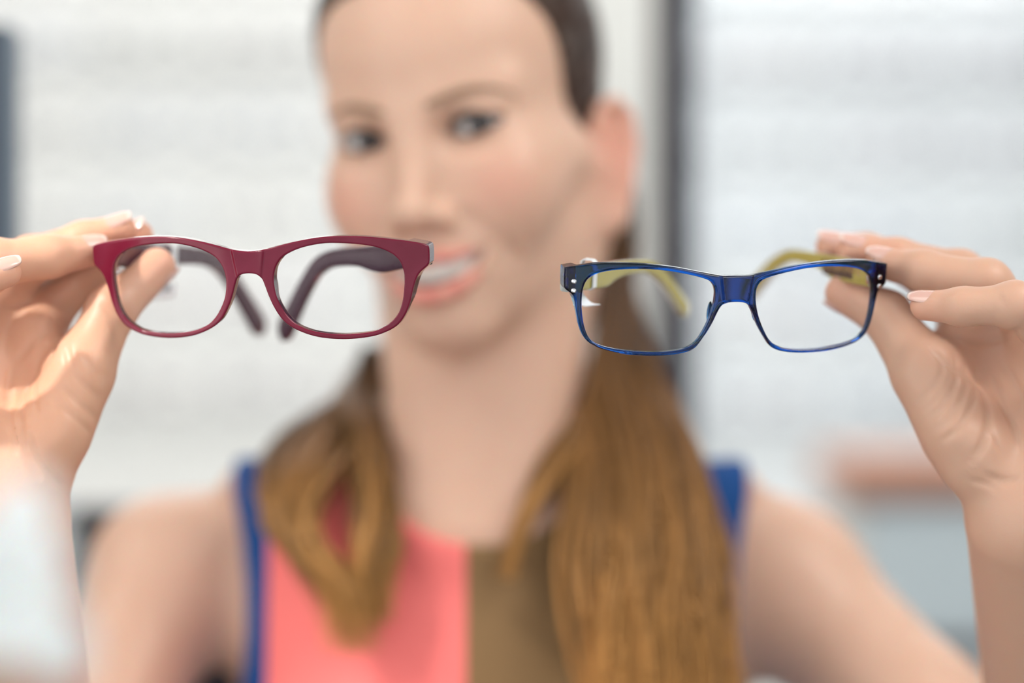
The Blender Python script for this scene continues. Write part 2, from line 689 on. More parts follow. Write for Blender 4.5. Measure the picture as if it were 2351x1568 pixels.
display_board(-1.10, -0.02, 1.15, 2.70, M_BOARD, 'tall white display board of spectacle shelves left of the head')
display_board(0.235, 1.10, 1.20, 2.70, M_BOARD_COOL, 'cool white display board of spectacle shelves right of the dark post')
ROWS = [1.372 + 0.1125 * i for i in range(6)]
stock_board([-0.95 + 0.155 * i for i in range(6)], ROWS, -1.10, -0.02, 'blurred pair of display eyeglasses on the white shelves left of the head', 'eyeglasses on the left display shelves',
            'clear shelf of the display board left of the head', 'shelves of the left display board')
stock_board([0.335 + 0.155 * i for i in range(5)], [z - 0.02 for z in ROWS], 0.235, 1.10, 'blurred pair of display eyeglasses on the cool white shelves right of the dark post',
            'eyeglasses on the right display shelves', 'clear shelf of the display board right of the dark post', 'shelves of the right display board')

# dark posts
r = empty('display_post', (0.126, 1.86, 0))
tag(r, 'dark grey vertical post behind the ear and long hair', 'post')
box('pole', (0.122, 1.85, 0), (0.140, 1.89, 2.74), M_POST, r, 0.002)
box('edge_strip', (0.110, 1.858, 0), (0.122, 1.885, 2.74), M_POST_BROWN, r, 0.002)
box('foot_plate', (0.085, 1.82, 0), (0.165, 1.93, 0.008), M_POST, r, 0.002)
r = empty('display_post', (-0.285, 1.40, 0))
tag(r, 'dark brown post with a blue grey edge at the left border above the hand', 'post')
zt = P(0, 55, 1.38)[2]
box('pole', (-0.352, 1.38, 0), (-0.2965, 1.42, zt), M_POST_BROWN, r, 0.002)
box('edge_strip', (-0.2965, 1.38, 0), (-0.288, 1.42, zt), M_POST_EDGE, r, 0.001)
box('foot_plate', (-0.39, 1.33, 0), (-0.24, 1.47, 0.008), M_POST_BROWN, r, 0.002)

# drawer cabinet behind her left shoulder (image right) and the dark cabinet at the other side
r = empty('drawer_cabinet', (0.62, 2.45, 0))
tag(r, 'drawer cabinet with reddish wooden top and pale blue fronts behind the right forearm', 'cabinet')
ztop = P(2100, 1045, 2.4)[2]
box('wooden_top', (0.315, 2.28, ztop - 0.036), (1.15, 2.52, ztop), M_WOOD, r, 0.004)
box('body', (0.33, 2.32, 0.06), (1.14, 2.51, ztop - 0.037), M_WALL, r)
box('plinth', (0.35, 2.36, 0), (1.12, 2.49, 0.06), M_BLACK, r)
zd = ztop - 0.040
for i, h in enumerate((0.150, 0.25, 0.25, 0.25)):
    dr = box('drawer', (0.335, 2.300, zd - h + 0.018), (1.135, 2.32, zd), M_DRAWER, r, 0.003)
    box('handle_rail', (0.345, 2.290, zd - h + 0.004), (1.125, 2.30, zd - h + 0.016), M_BLACK, dr, 0.002)
    zd -= h
r = empty('low_cabinet', (-0.5, 1.65, 0))
tag(r, 'black cabinet top showing between the left wrist and the bare shoulder', 'cabinet')
zt = P(210, 1172, 1.54)[2]
box('top_board', (-1.2, 1.53, zt - 0.03), (0.17, 1.61, zt), M_BLACK, r, 0.003)
box('body', (-1.18, 1.55, 0.05), (0.15, 1.60, zt - 0.031), M_BLACK, r)
for i in range(3):
    d0 = box('door', (-1.17 + i * 0.44, 1.535, 0.08), (-0.735 + i * 0.44, 1.55, zt - 0.04), M_BLACK, r, 0.003)
    box('handle', (-0.78 + i * 0.44, 1.515, zt - 0.32), (-0.76 + i * 0.44, 1.535, zt - 0.18), M_STEEL, d0, 0.003)
box('plinth', (-1.15, 1.57, 0), (0.12, 1.59, 0.05), M_BLACK, r)

# ------------------------------------------------------------------ eyeglasses
KBEND = 0.0025  # mm^-1, wrap of the front


def half_mirror(half):
    half = np.asarray(half, float)
    m = (half * [-1, 1])[::-1]
    return half, m


BURG_HOLE = [(35.7, 7.4), (44.5, 6.7), (52.7, 5.1), (58.6, 2.4), (61.9, -1.0), (63.4, -5.2), (63.6, -9.4), (63.2, -13.4), (62.5, -17.8), (60.9, -22.4),
             (58.2, -25.9), (54.6, -28.4), (49.5, -30.3), (38.2, -30.9), (27.8, -29.7), (21.0, -27.4), (17.0, -24.5), (13.9, -20.4), (11.4, -15.2),
             (10.4, -9.8), (10.5, -5.8), (11.8, -1.7), (14.6, 1.9), (18.6, 4.2), (23.4, 5.9), (29.7, 7.1)]
BURG_OUT = [(0, 4.5), (4.4, 4.9), (8.9, 5.7), (14.7, 7.2), (23.4, 9.0), (32.0, 10.1), (40.4, 10.2), (48.7, 9.7), (56.9, 8.6), (65.1, 7.2), (71.1, 5.8),
            (73.2, 4.9), (73.8, 3.6), (73.7, -2.0), (72.9, -3.7), (71.1, -5.2), (69.2, -7.2), (67.8, -10.4), (66.6, -14.5), (65.2, -19.6), (62.9, -24.6),
            (59.3, -28.6), (53.2, -31.4), (46.9, -32.6), (38.5, -33.0), (30.0, -32.2), (23.4, -30.5), (17.2, -27.6), (13.0, -24.0), (9.8, -18.8), (7.8, -14.0),
            (6.3, -9.4), (5.3, -6.9), (3.4, -5.2), (0, -4.7)]
BLUE_HOLE = [(38, 7.9), (45.0, 7.7), (52.1, 6.9), (57.2, 5.5), (60.4, 3.5), (62.0, 1.2), (62.9, -2.4), (63.1, -6.5), (62.7, -12.0), (61.6, -17.4),
             (59.9, -21.4), (56.8, -24.1), (50.8, -25.8), (43.0, -26.7), (32.9, -27.0), (25.0, -26.3), (19.4, -24.9), (15.6, -22.0), (12.6, -17.0), (10.4, -11.8),
             (9.2, -7.2), (8.8, -3.5), (9.0, -0.5), (10.1, 2.0), (12.6, 3.8), (19.5, 5.7), (29.5, 7.4)]
BLUE_OUT = [(0, 5.4), (6.5, 5.5), (12.1, 6.4), (19.6, 7.8), (27.1, 9.1), (38.0, 10.1), (48.7, 10.3), (57.5, 9.8), (64.5, 8.6), (69.6, 7.5), (70.3, 6.6),
            (70.2, -0.4), (69.6, -1.8), (67.6, -3.2), (66.3, -5.1), (65.3, -10.0), (64.1, -15.9), (62.5, -20.4), (60.3, -23.3), (56.3, -25.7), (50.9, -27.2),
            (43.7, -28.3), (36.5, -28.6), (29.2, -28.4), (21.9, -27.4), (16.7, -25.3), (13.2, -20.8), (10.0, -15.5), (7.6, -10.2), (5.9, -7.3), (4.0, -6.1), (0, -5.7)]


def outlines(hole, out):
    h = smooth_closed(hole, 130)
    o = np.asarray(out, float)
    full = np.r_[o, (o * [-1, 1])[-2:0:-1]]
    return h, smooth_closed(full, 300)


def bend(q):
    """flat frame coordinates (u, t, v) in mm to frame-local metres"""
    r = np.array(q, float)
    r[:, 1] = q[:, 1] + KBEND * q[:, 0] ** 2
    return r / 1000.0


def frame_axes(yaw, roll, pitch):
    cy, sy = math.cos(yaw), math.sin(yaw)
    cr, sr = math.cos(roll), math.sin(roll)
    cp, sp = math.cos(pitch), math.sin(pitch)
    Rz = np.array([[cy, -sy, 0], [sy, cy, 0], [0, 0, 1]])
    Ry = np.array([[cr, 0, sr], [0, 1, 0], [-sr, 0, cr]])
    Rx = np.array([[1, 0, 0], [0, cp, -sp], [0, sp, cp]])
    return Ry @ Rx @ Rz


def front_mesh(hole, outer, thick, rnd, h, endblock=9.0, bump=1.6):
    hl, ol = outlines(hole, outer)
    gs = 0.25
    gu = np.arange(-0.5, 78.1, gs)
    gv = np.arange(-38, 16.1, gs)
    GU, GV = np.meshgrid(gu, gv, indexing='ij')
    gp = np.c_[GU.ravel(), GV.ravel()]
    T_o = poly_sdf(gp, ol).reshape(GU.shape)
    T_h = poly_sdf(gp, hl).reshape(GU.shape)

    def look(T, a, b):
        x = np.clip((a - gu[0]) / gs, 0, len(gu) - 1.001)
        y = np.clip((b - gv[0]) / gs, 0, len(gv) - 1.001)
        i = x.astype(int)
        j = y.astype(int)
        x = x - i
        y = y - j
        return (T[i, j] * (1 - x) + T[i + 1, j] * x) * (1 - y) + (T[i, j + 1] * (1 - x) + T[i + 1, j + 1] * x) * y

    def f(p):
        au = np.abs(p[:, 0])
        d2 = np.maximum(look(T_o, au, p[:, 2]), -look(T_h, au, p[:, 2]))
        t = p[:, 1]
        # bridge stands a little proud, its edges leaning like the photographed ones
        lean = 6.6 + 0.16 * (p[:, 2] - 0.0)
        br = np.clip((lean - au) / 1.0, 0, 1)
        front = -0.7 * br + 0.35 * br * (1 - (au / 6.5) ** 2).clip(0, 1)
        end = np.clip((au - 65.0) / 1.2, 0, 1)
        back = thick + (endblock - thick) * end * (p[:, 2] > -30) + bump * np.exp(-((au - 9.5) / 3.2) ** 2 - ((p[:, 2] + 9) / 7.0) ** 2)
        mid = (front + back) / 2
        hw = (back - front) / 2
        a = d2 + rnd
        b = np.abs(t - mid) - hw + rnd
        d = np.sqrt(np.maximum(a, 0) ** 2 + np.maximum(b, 0) ** 2) + np.minimum(np.maximum(a, b), 0) - rnd
        return d

    xs = np.arange(-76, 76.01, h)
    ys = np.arange(-2.5, 11.5, h)
    zs = np.arange(-35, 13, h)
    V, F = surface_nets(f, xs, ys, zs, B=8, slack=1.5, project=2, eps=0.06)
    # the projection clamps at millimetre fractions meant for metres, so repeat it here in mm
    for it in range(2):
        d = fp_eval(f, V)
        g = fgrad(f, V, 0.05)
        gl = np.maximum(vnorm(g), 0.4)
        V = V - g / gl[:, None] * np.clip(d / gl, -0.2, 0.2)[:, None]
    return V, F


def lens_mesh(hole, side, t0, t1):
    hl = smooth_closed(hole, 110)
    c = hl.mean(0)
    hl = c + (hl - c) * 1.012
    V, F = [], []
    rings = [1.0, 0.85, 0.6, 0.3]
    n = len(hl)
    for t in (t0, t1):
        base = len(V)
        for r in rings:
            q = c + (hl - c) * r
            V += [(side * a, t, b) for a, b in q]
        V.append((side * c[0], t, c[1]))
        for k in range(len(rings) - 1):
            for i in range(n):
                j = (i + 1) % n
                F.append((base + k * n + i, base + k * n + j, base + (k + 1) * n + j, base + (k + 1) * n + i))
        for i in range(n):
            F.append((base + 3 * n + i, base + 3 * n + (i + 1) % n, base + 4 * n))
    off = 4 * n + 1
    for i in range(n):
        j = (i + 1) % n
        F.append((i, j, off + j, off + i))
    return np.array(V), F


def temple_mesh(profile, nseg=20):
    """profile rows (s back mm, drop mm, height mm, thickness mm): a lofted rounded bar; returns V (x thickness, y back, z up) mm, F, across coordinate"""
    pr = spline_open(profile, 90)
    n = len(pr)
    tan = np.gradient(pr[:, :2], axis=0)
    tan /= np.linalg.norm(tan, axis=1)[:, None]
    V, ac = [], []
    m = nseg
    ends = np.sqrt(np.clip(1 - ((np.arange(n) - (n - 7)) / 6.5).clip(0, 1) ** 2, 0.02, 1))
    for i in range(n):
        nrm = np.array([-tan[i, 1], tan[i, 0]])
        H = pr[i, 2] / 2 * ends[i]
        T = pr[i, 3] / 2 * (0.55 + 0.45 * ends[i])
        for j in range(m):
            a = 2 * math.pi * (j + 0.5) / m
            c, s = math.cos(a), math.sin(a)
            e = 0.32
            x = T * math.copysign(abs(c) ** e, c)
            z = H * math.copysign(abs(s) ** e, s)
            V.append((x, pr[i, 0] + nrm[0] * z, pr[i, 1] + nrm[1] * z))
            ac.append(x / T)
    F = []
    for i in range(n - 1):
        for j in range(m):
            k = (j + 1) % m
            F.append((i * m + j, (i + 1) * m + j, (i + 1) * m + k, i * m + k))
    F.append(tuple(range(m)))
    F.append(tuple((n - 1) * m + j for j in range(m))[::-1])
    return np.array(V), F, np.array(ac)


class Glasses:
    def __init__(self, label, o_px, d, yaw, roll, pitch, group):
        self.O = P(o_px[0], o_px[1], d)
        self.R = frame_axes(math.radians(yaw), math.radians(roll), math.radians(pitch))
        self.root = empty('eyeglasses', self.O)
        tag(self.root, label, 'eyeglasses', group)

    def w(self, local_m):
        return np.asarray(local_m) @ self.R.T + self.O

    def flat(self, q):
        return self.w(bend(np.asarray(q, float)))

    def temple_point(self, side, fold, droop, hinge, q):
        """q (x across, s back, z) mm in temple coordinates -> world"""
        q = np.asarray(q, float)
        cd, sd = math.cos(droop), math.sin(droop)
        y = q[:, 1] * cd + q[:, 2] * sd
        z = -q[:, 1] * sd + q[:, 2] * cd
        x = q[:, 0]
        cf, sf = math.cos(fold), math.sin(fold)
        X = side * (x * cf - y * sf) + hinge[0] * side
        Y = x * sf + y * cf + hinge[1]
        return self.w(np.c_[X, Y, z + hinge[2]] / 1000.0)


def lettering_marks(fn, s0, n, step, zc, rng, xin):
    """little upright print strokes along a temple"""
    V, F = [], []
    for i in range(n):
        s = s0 + i * step
        h = rng.uniform(1.2, 2.0)
        w = step * rng.uniform(0.3, 0.55)
        z = zc + rng.uniform(-0.3, 0.3)
        b = len(V)
        for x in (xin, xin + 0.12):
            V += [(x, s, z - h), (x, s + w, z - h), (x, s + w, z + h), (x, s, z + h)]
        F += [(b, b + 1, b + 2, b + 3), (b + 7, b + 6, b + 5, b + 4), (b, b + 4, b + 5, b + 1), (b + 1, b + 5, b + 6, b + 2), (b + 2, b + 6, b + 7, b + 3), (b + 3, b + 7, b + 4, b)]
    return fn(np.array(V)), F


def build_glasses(label, o_px, d, yaw, roll, pitch, hole, out, thick, rnd, front_m, back_m, split, tprof, tfold, tdroop, tmats, hinge, blue):
    G = Glasses(label, o_px, d, yaw, roll, pitch, None)
    V, F = front_mesh(hole, out, thick, rnd, 0.32, bump=0.5 if blue else 1.6)
    tc = V[F].mean(1)[:, 1]
    fm = (tc > split).astype(int) if back_m else np.zeros(len(F), int)
    fr = mesh_obj('frame_front', G.flat(V), F[:, ::-1] if False else F, [front_m] + ([back_m] if back_m else []), G.root, fmat=fm, origin=G.O)
    for side in (-1, 1):
        V, F = lens_mesh(hole, side, thick * 0.38, thick * 0.38 + 1.6)
        mesh_obj('lens', G.flat(V), F, M_LENS, G.root, smooth=False, origin=G.O)
    for si, side in enumerate((-1, 1)):
        V, F, ac = temple_mesh(tprof)
        tf = lambda q, s=side, i=si: G.temple_point(s, math.radians(tfold[i]), math.radians(tdroop[i]), hinge, q)
        Wv = tf(V)
        # across coordinate +1 is the outer side
        fa = np.array([ac[list(f)].mean() if len(f) < 8 else 0 for f in F])
        lim = (0.6, -0.5)
        fmt = np.where(fa > lim[0], 0, np.where(fa > lim[1], 1, 2)) if len(tmats) == 3 else np.where(fa > 0, 0, 1)
        if side > 0:
            F2 = [tuple(f)[::-1] for f in F]
        else:
            F2 = F
        te = mesh_obj('temple', Wv, F2, tmats, G.root, fmat=fmt, origin=tf(np.array([[0, 0, 0]]))[0])
        # barrel hinge on the inner corner
        hv, hf = tube_mesh([(-2.2, -0.5, -3.2), (-2.2, -0.5, 0), (-2.2, -0.5, 3.2)], [1.5, 1.5, 1.5], 10, up=(0, 1, 0))
        mesh_obj('hinge', tf(np.array(hv)), hf, M_STEEL, G.root, origin=tf(np.array([[-2.2, -0.5, 0]]))[0])
        if blue:
            for vz in (1.9, -2.0):
                V, F = tube_mesh([(side * 66.6, -0.42, vz), (side * 66.6, -0.15, vz), (side * 66.6, 0.7, vz)], [0.55, 1.0, 1.0], 14, up=(0, 0, 1))
                mesh_obj('rivet', G.flat(V), F, M_STEEL, G.root, smooth=False, origin=G.flat([[side * 66.6, 0, vz]])[0])
            if side > 0:
                iv = []
                iF = []
                for x in (-2.35, -1.6):
                    iv += [(x, 6, -3.0), (x, 46, -3.6), (x, 46, 3.0), (x, 6, 3.6)]
                iF = [(0, 1, 2, 3), (7, 6, 5, 4), (0, 4, 5, 1), (1, 5, 6, 2), (2, 6, 7, 3), (3, 7, 4, 0)]
                inl = mesh_obj('inlay', tf(np.array(iv)), iF, M_DARKIN, te, smooth=False, origin=tf(np.array([[-2, 26, 0]]))[0])
                inl['label'] = 'dark inner panel with gold print'
                rng = np.random.default_rng(5)
                lv, lf = lettering_marks(tf, 9, 14, 2.5, 1.2, rng, -2.5)
                mesh_obj('print', lv, lf, M_GOLD, te, smooth=False, origin=tf(np.array([[-2, 26, 1]]))[0])
    for side in (-1, 1):
        bm = bmesh.new()
        bmesh.ops.create_uvsphere(bm, u_segments=20, v_segments=12, radius=1.0)
        me = np.array([v.co[:] for v in bm.verts])
        fs = [tuple(v.index for v in f.verts) for f in bm.faces]
        bm.free()
        q = me * ([1.3, 2.6, 5.2] if not blue else [0.9, 1.9, 4.2])
        q = np.c_[q[:, 0] + side * ((9.0 if not blue else 9.6) - 0.10 * q[:, 2]), q[:, 1] + thick + 1.6, q[:, 2] - 10.5]
        mesh_obj('nose_pad', G.flat(q), fs, M_PAD if not blue else M_NAVY, G.root, origin=G.flat([[side * 9, thick + 1, -10.5]])[0])
    return G


BURG_TEMPLE = [(0, 0, 9.5, 4.6), (8, 0, 10.0, 4.4), (22, -0.4, 11.2, 4.2), (34, -0.8, 12.2, 4.0), (44, -0.4, 11.0, 3.8), (54, 0.6, 8.8, 3.7), (66, 0.9, 8.0, 3.6),
               (80, 0.2, 7.8, 3.6), (92, -3.0, 7.8, 3.6), (104, -10.5, 8.2, 3.7), (116, -20.0, 9.2, 3.8), (126, -28.5, 10.2, 3.9), (133, -34.5, 10.4, 3.8)]
BLUE_TEMPLE = [(0, 0, 10.0, 5.0), (10, 0, 10.4, 4.8), (24, 0, 10.6, 4.6), (38, 0, 10.4, 4.4), (46, 1.0, 8.0, 4.2), (56, 1.8, 6.4, 4.2), (70, 1.8, 5.8, 4.2), (84, 0.8, 5.8, 4.2),
               (95, -2.2, 6.0, 4.2), (106, -7.0, 6.2, 4.2), (117, -13.4, 6.6, 4.2), (127, -19.4, 7.2, 4.2), (134, -23.6, 7.6, 4.0)]

G_BURG = build_glasses('burgundy plastic eyeglasses with rounded lenses pinched by the hand at the left edge', (569.9, 602), 1.0, -12.4, -1.96, 10.7, BURG_HOLE, BURG_OUT, 4.4, 0.7, M_BURG, M_PLUM, 1.0,
                       BURG_TEMPLE, (13, 47), (10, 8), (M_BURG, M_PLUM), (71.0, 21.0, 0.2), False)
G_BLUE = build_glasses('translucent blue rectangular eyeglasses with paired silver rivets in the hand at the right edge', (1691.3, 663), 1.0, 12.3, 1.57, 12.3, BLUE_HOLE, BLUE_OUT, 4.0, 1.1, M_NAVY, None, 0,
                       BLUE_TEMPLE, (39, 6), (5.5, 5.0), (M_SLATE, M_CRYSTAL, M_OLIVE), (67.6, 21.0, 0.6), True)

# ------------------------------------------------------------------ the woman
HEAD_O = np.array([-0.0490, 1.222, CAM_Z + 0.1045])
_yaw, _pitch, _roll = math.radians(-21.0), math.radians(6.0), math.radians(-8.8)
HEAD_R = frame_axes(0, _roll, _pitch) @ np.array([[math.cos(_yaw), -math.sin(_yaw), 0], [math.sin(_yaw), math.cos(_yaw), 0], [0, 0, 1]]) @ np.diag([1, -1, 1.0])


def to_head(p):
    return (p - HEAD_O) @ HEAD_R * 1000.0


def from_head(q):
    return (np.asarray(q, float) / 1000.0) @ HEAD_R.T + HEAD_O


def sym(p):
    q = p.copy()
    q[:, 0] = np.abs(q[:, 0])
    return q


EYE = (31.0, -12.0, 0.0)


def cranium_mm(q):
    d = ell(q, (0, -86, 36), (66, 93, 77))
    return smin(d, ell(q, (0, -58, 42), (65, 64, 58)), 14)


UPLIP = [(0, 14.2, -62.6), (4, 14.6, -61.8), (14, 10.4, -62.2), (25, 1.5, -60.4), (33, -8.0, -57.5)]
LOLIP = [(0, 12.6, -81.5), (8, 11.8, -81.0), (17, 7.6, -77.4), (26, -0.8, -68.5), (33, -8.0, -58.5)]


def head_mm(p):
    s = sym(p)
    x, y, z = s[:, 0], s[:, 1], s[:, 2]
    d = cranium_mm(s)
    d = smin(d, ell(s, (0, -42, -26), (55, 49, 67)), 24)
    d = smin(d, rcone(s, (39, -64, -62), (11, -14, -97), 12, 12), 24)
    d = smin(d, ell(s, (0, -7, -99), (17, 13, 13)), 16)
    d = smin(d, ell(s, (0, -15, -68), (33, 26, 26)), 20)
    d = smin(d, ell(s, (37, -23, -36), (22, 23, 22)), 24)
    d = smin(d, rcone(s, (40, -23, -20), (61, -62, -22), 12, 9), 26)
    d = smin(d, rcone(s, (9, -5, 14), (44, -20, 18), 9, 8), 14)
    # eye hollows, then lids over the ball
    d = smax(d, -ell(s, (30, 5, -1), (17, 10, 10)), 9)
    d = smin(d, rcone(s, (0, 0, 6), (0, 19, -35), 5.8, 7.4), 14)
    d = smin(d, ell(s, (0, 20.5, -38.5), (8.5, 8.6, 8)), 6)
    d = smin(d, ell(s, (12.0, 9.0, -42), (6.4, 8.5, 6.2)), 7)
    e = s - np.array(EYE)
    d = smin(d, vnorm(e) - 13.7, 4)
    zt = z - 0.10 * (x - 31)
    xe = x - 31
    up = np.sqrt(xe ** 2 + (zt - (5.6 - 23.0)) ** 2) - 23.0
    lo = np.sqrt(xe ** 2 + (zt + (4.4 - 28.0)) ** 2) - 28.0
    alm = smax(up, lo, 0.8)
    d = smax(d, -np.maximum(alm, -(y + 11)), 1.0)
    d = smax(d, -ell(s, (6.2, 16, -47.5), (3.3, 5.5, 3.0)), 2)
    # philtrum, chin crease, smile fold
    d = d + 1.0 * np.exp(-(x / 3.0) ** 2 - ((z + 54) / 6.0) ** 2 - (np.maximum(0, -y) / 20) ** 2)
    fold = chain(s, [(18, 9, -40), (27, 2, -48), (36, -6, -58), (38, -10, -68)], [0, 0, 0, 0])
    d = d + 1.3 * np.exp(-(fold / 4.0) ** 2)
    # mouth: cavity, then lips
    xm = x / 31.0
    zu = -65.2 + 6.6 * xm ** 2
    zl = -78.0 + 18.5 * xm ** 2
    cav = np.maximum(np.maximum(z - zu, zl - z) * 0.8, np.maximum(-(y + 14), x - 30))
    ins = np.maximum(cav, 0)
    d = smax(d, -cav, 2.0)
    lips = smin(chain(s, UPLIP, [3.0, 3.3, 3.0, 2.2, 1.4], 1.5), chain(s, LOLIP, [4.3, 4.3, 3.7, 2.5, 1.4], 1.5), 0.6)
    d = smin(d, lips, 2.2)
    # ear
    if True:
        sh = s.copy()
        sh[:, 0] = x - (65 + np.clip(-80 - y, -5, 40) * 0.42)
        sh[:, 2] = z + 13.0
        hel = chain(sh, [(0, -84, -12), (2, -82, 2), (3, -88, 12), (3, -98, 14), (3, -107, 5), (3, -107, -12), (2.5, -101, -27), (1.5, -93, -40), (1, -88, -47)],
                    [2.4, 2.8, 3.0, 3.0, 3.0, 3.0, 3.0, 4.2, 5.2])
        ant = chain(sh, [(1.5, -93, 4), (2, -99, -6), (2, -98, -20), (1.5, -92, -30)], [2.2, 2.6, 2.6, 2.4])
        con = ell(sh, (-1.8, -95, -13), (3.4, 14, 29))
        ear = smin(smin(hel, con, 3), ant, 2.5)
        ear = smin(ear, ell(s, (66.5, -82, -30), (4, 4, 6)), 3)
        d = smin(d, ear, 4)
    return d


HC = HEAD_O + HEAD_R @ np.array([0, -0.075, 0.0])
HLO, HHI = HC - 0.165, HC + 0.165


def head_field(p):
    return head_mm(to_head(p)) / 1000.0


# ---- hands: joints given as photo point and distance
def J(*rows):
    return [P(*r) for r in rows]


def mmr(*r):
    return [v / 1000.0 for v in r]


HANDS = {
    'left': dict(  # image left, holds the burgundy pair
        wrist=P(-5, 1215, 1.035), elbow=np.array([-0.252, 1.235, 1.165]),
        mcp=[P(75, 748, 1.062), P(-60, 735, 1.052), P(-150, 775, 1.035), P(-235, 840, 1.015)],
        mr=mmr(10.5, 11, 10.5, 9.5),
        fingers=[
            (J((75, 748, 1.062), (188, 634, 1.078), (268, 565, 1.080), (318, 540, 1.077)), mmr(11.5, 9.8, 8.0, 6.5)),
            (J((-60, 735, 1.052), (70, 597, 1.056), (192, 553, 1.060), (277, 527, 1.061)), mmr(10.4, 9.6, 8.2, 6.8)),
            (J((-150, 775, 1.035), (-20, 606, 1.025), (112, 589, 1.034), (207, 577, 1.045)), mmr(10.2, 10.0, 8.8, 6.8)),
            (J((-235, 840, 1.015), (-165, 690, 0.992), (-70, 650, 0.990), (14, 626, 0.998)), mmr(9.4, 8.6, 7.4, 6.2))],
        thumb=(J((95, 1060, 1.030), (185, 860, 1.034), (256, 712, 1.045), (360, 612, 1.0570)), mmr(15, 13.0, 10.4, 8.2)),
        thenar=[(P(105, 970, 1.030), P(172, 855, 1.036), 0.0180, 0.0125)],
        web=(P(150, 880, 1.046), P(70, 760, 1.06)), hollow=P(60, 850, 1.012),
        hypo=[(P(-90, 1080, 1.030), P(-160, 900, 1.025), 0.0165, 0.0150)],
        dors=[np.array([0.15, -0.55, 0.85]), np.array([0.1, -0.5, 0.85]), np.array([0.05, -0.55, 0.85]), np.array([0.0, -0.5, 0.85])],
        tdors=np.array([0.55, 0.25, -0.8]),
        group='nails of the hand holding the burgundy pair'),
    'right': dict(
        wrist=P(2385, 1205, 1.035), elbow=np.array([0.296, 1.225, 1.17]),
        mcp=[P(2235, 735, 1.066), P(2335, 755, 1.056), P(2420, 800, 1.04), P(2500, 860, 1.02)],
        mr=mmr(10.5, 11, 10.5, 9.5),
        fingers=[
            (J((2235, 735, 1.066), (2115, 622, 1.082), (1990, 578, 1.086), (1907, 566, 1.0885)), mmr(10.2, 9.2, 8.0, 6.7)),
            (J((2335, 755, 1.056), (2205, 628, 1.062), (2060, 592, 1.064), (1957, 574, 1.067)), mmr(10.4, 9.5, 8.4, 6.9)),
            (J((2420, 800, 1.04), (2265, 652, 1.030), (2120, 622, 1.040), (2024, 604, 1.052)), mmr(10.2, 9.8, 8.6, 6.8)),
            (J((2500, 860, 1.02), (2330, 700, 0.998), (2210, 704, 1.002), (2124, 702, 1.012)), mmr(9.4, 8.8, 7.6, 6.2))],
        thumb=(J((2235, 1060, 1.030), (2122, 858, 1.036), (2036, 724, 1.053), (1938, 673, 1.0655)), mmr(15, 13.0, 10.6, 8.4)),
        thenar=[(P(2215, 970, 1.030), P(2140, 855, 1.037), 0.0180, 0.0125)],
        web=(P(2165, 840, 1.050), P(2225, 745, 1.064)), hollow=P(2290, 850, 1.010),
        hypo=[(P(2440, 1090, 1.030), P(2500, 900, 1.025), 0.0165, 0.0150)],
        dors=[np.array([0.0, -0.5, 0.85]), np.array([0.0, -0.5, 0.85]), np.array([0.0, -0.5, 0.85]), np.array([0.0, -0.5, 0.85])],
        tdors=np.array([-0.45, 0.25, -0.85]),
        group='nails of the hand holding the blue pair'),
}


def hand_field(h):
    f = Field()
    w = h['wrist']
    for m, r in zip(h['mcp'], h['mr']):
        f.cone(w + (m - w) * 0.12, m, 0.0150, r, 0.012)
    for a, b, ra, rb in h['thenar'] + h['hypo']:
        f.cone(a, b, ra, rb, 0.014)
    f.cone(h['web'][0], h['web'][1], 0.0115, 0.0115, 0.008)
    c = h['hollow']
    rr_ = np.array([0.019, 0.022, 0.024])
    f.add(c - rr_, c + rr_, lambda p: ell(p, c, rr_), 0.014, 's')

    chains = list(h['fingers']) + [h['thumb']]
    allp = np.concatenate([c[0] for c in chains])

    def fing(p):
        d = None
        for pts, rs in chains:
            e = chain(p, pts, rs, 0.004)
            # pad bulge and knuckle swell
            if len(rs) == 4 and rs[0] < 0.012:
                e = smin(e, vnorm(p - pts[1]) - rs[1] * 1.02, 0.004)
            d = e if d is None else smin(d, e, 0.0012)
        return d
    f.add(allp.min(0) - 0.016, allp.max(0) + 0.016, fing, 0.010)
    return f


HF = {k: hand_field(h) for k, h in HANDS.items()}

# ---- trunk without arms
TX = -0.012
trunk = Field(0.04)
trunk.ell((TX, 1.350, 1.20), (0.134, 0.098, 0.20), 0.03)
trunk.ell((TX, 1.345, 1.295), (0.142, 0.072, 0.085), 0.05)
trunk.cone((TX - 0.02, 1.345, 1.362), (-0.145, 1.352, 1.338), 0.040, 0.030, 0.045)
trunk.cone((TX + 0.02, 1.345, 1.362), (0.117, 1.352, 1.336), 0.040, 0.030, 0.045)
for sx in (-1, 1):
    trunk.ell((TX + sx * 0.070, 1.282, 1.185), (0.062, 0.060, 0.066), 0.04)
trunk.cone((TX, 1.352, 1.10), (TX, 1.352, 0.98), 0.105, 0.125, 0.05)
trunk.ell((TX, 1.355, 0.92), (0.168, 0.118, 0.13), 0.06)

NECK_A = from_head((0, -84, -58))
NECK_B = np.array([TX - 0.003, 1.336, 1.352])
neckf = Field(0.04)
neckf.cone(NECK_A, NECK_B, 0.0530, 0.0560, 0.02)
# sternomastoids, collar bones
neckf.cone(from_head((52, -88, -40)), (TX + 0.016, 1.281, 1.352), 0.012, 0.007, 0.02)
neckf.cone(from_head((-52, -88, -40)), (TX - 0.020, 1.281, 1.352), 0.012, 0.007, 0.02)
for sx in (-1, 1):
    neckf.cone((TX + sx * 0.020, 1.279, 1.345), (TX + sx * 0.135, 1.318, 1.372), 0.0075, 0.0085, 0.018)

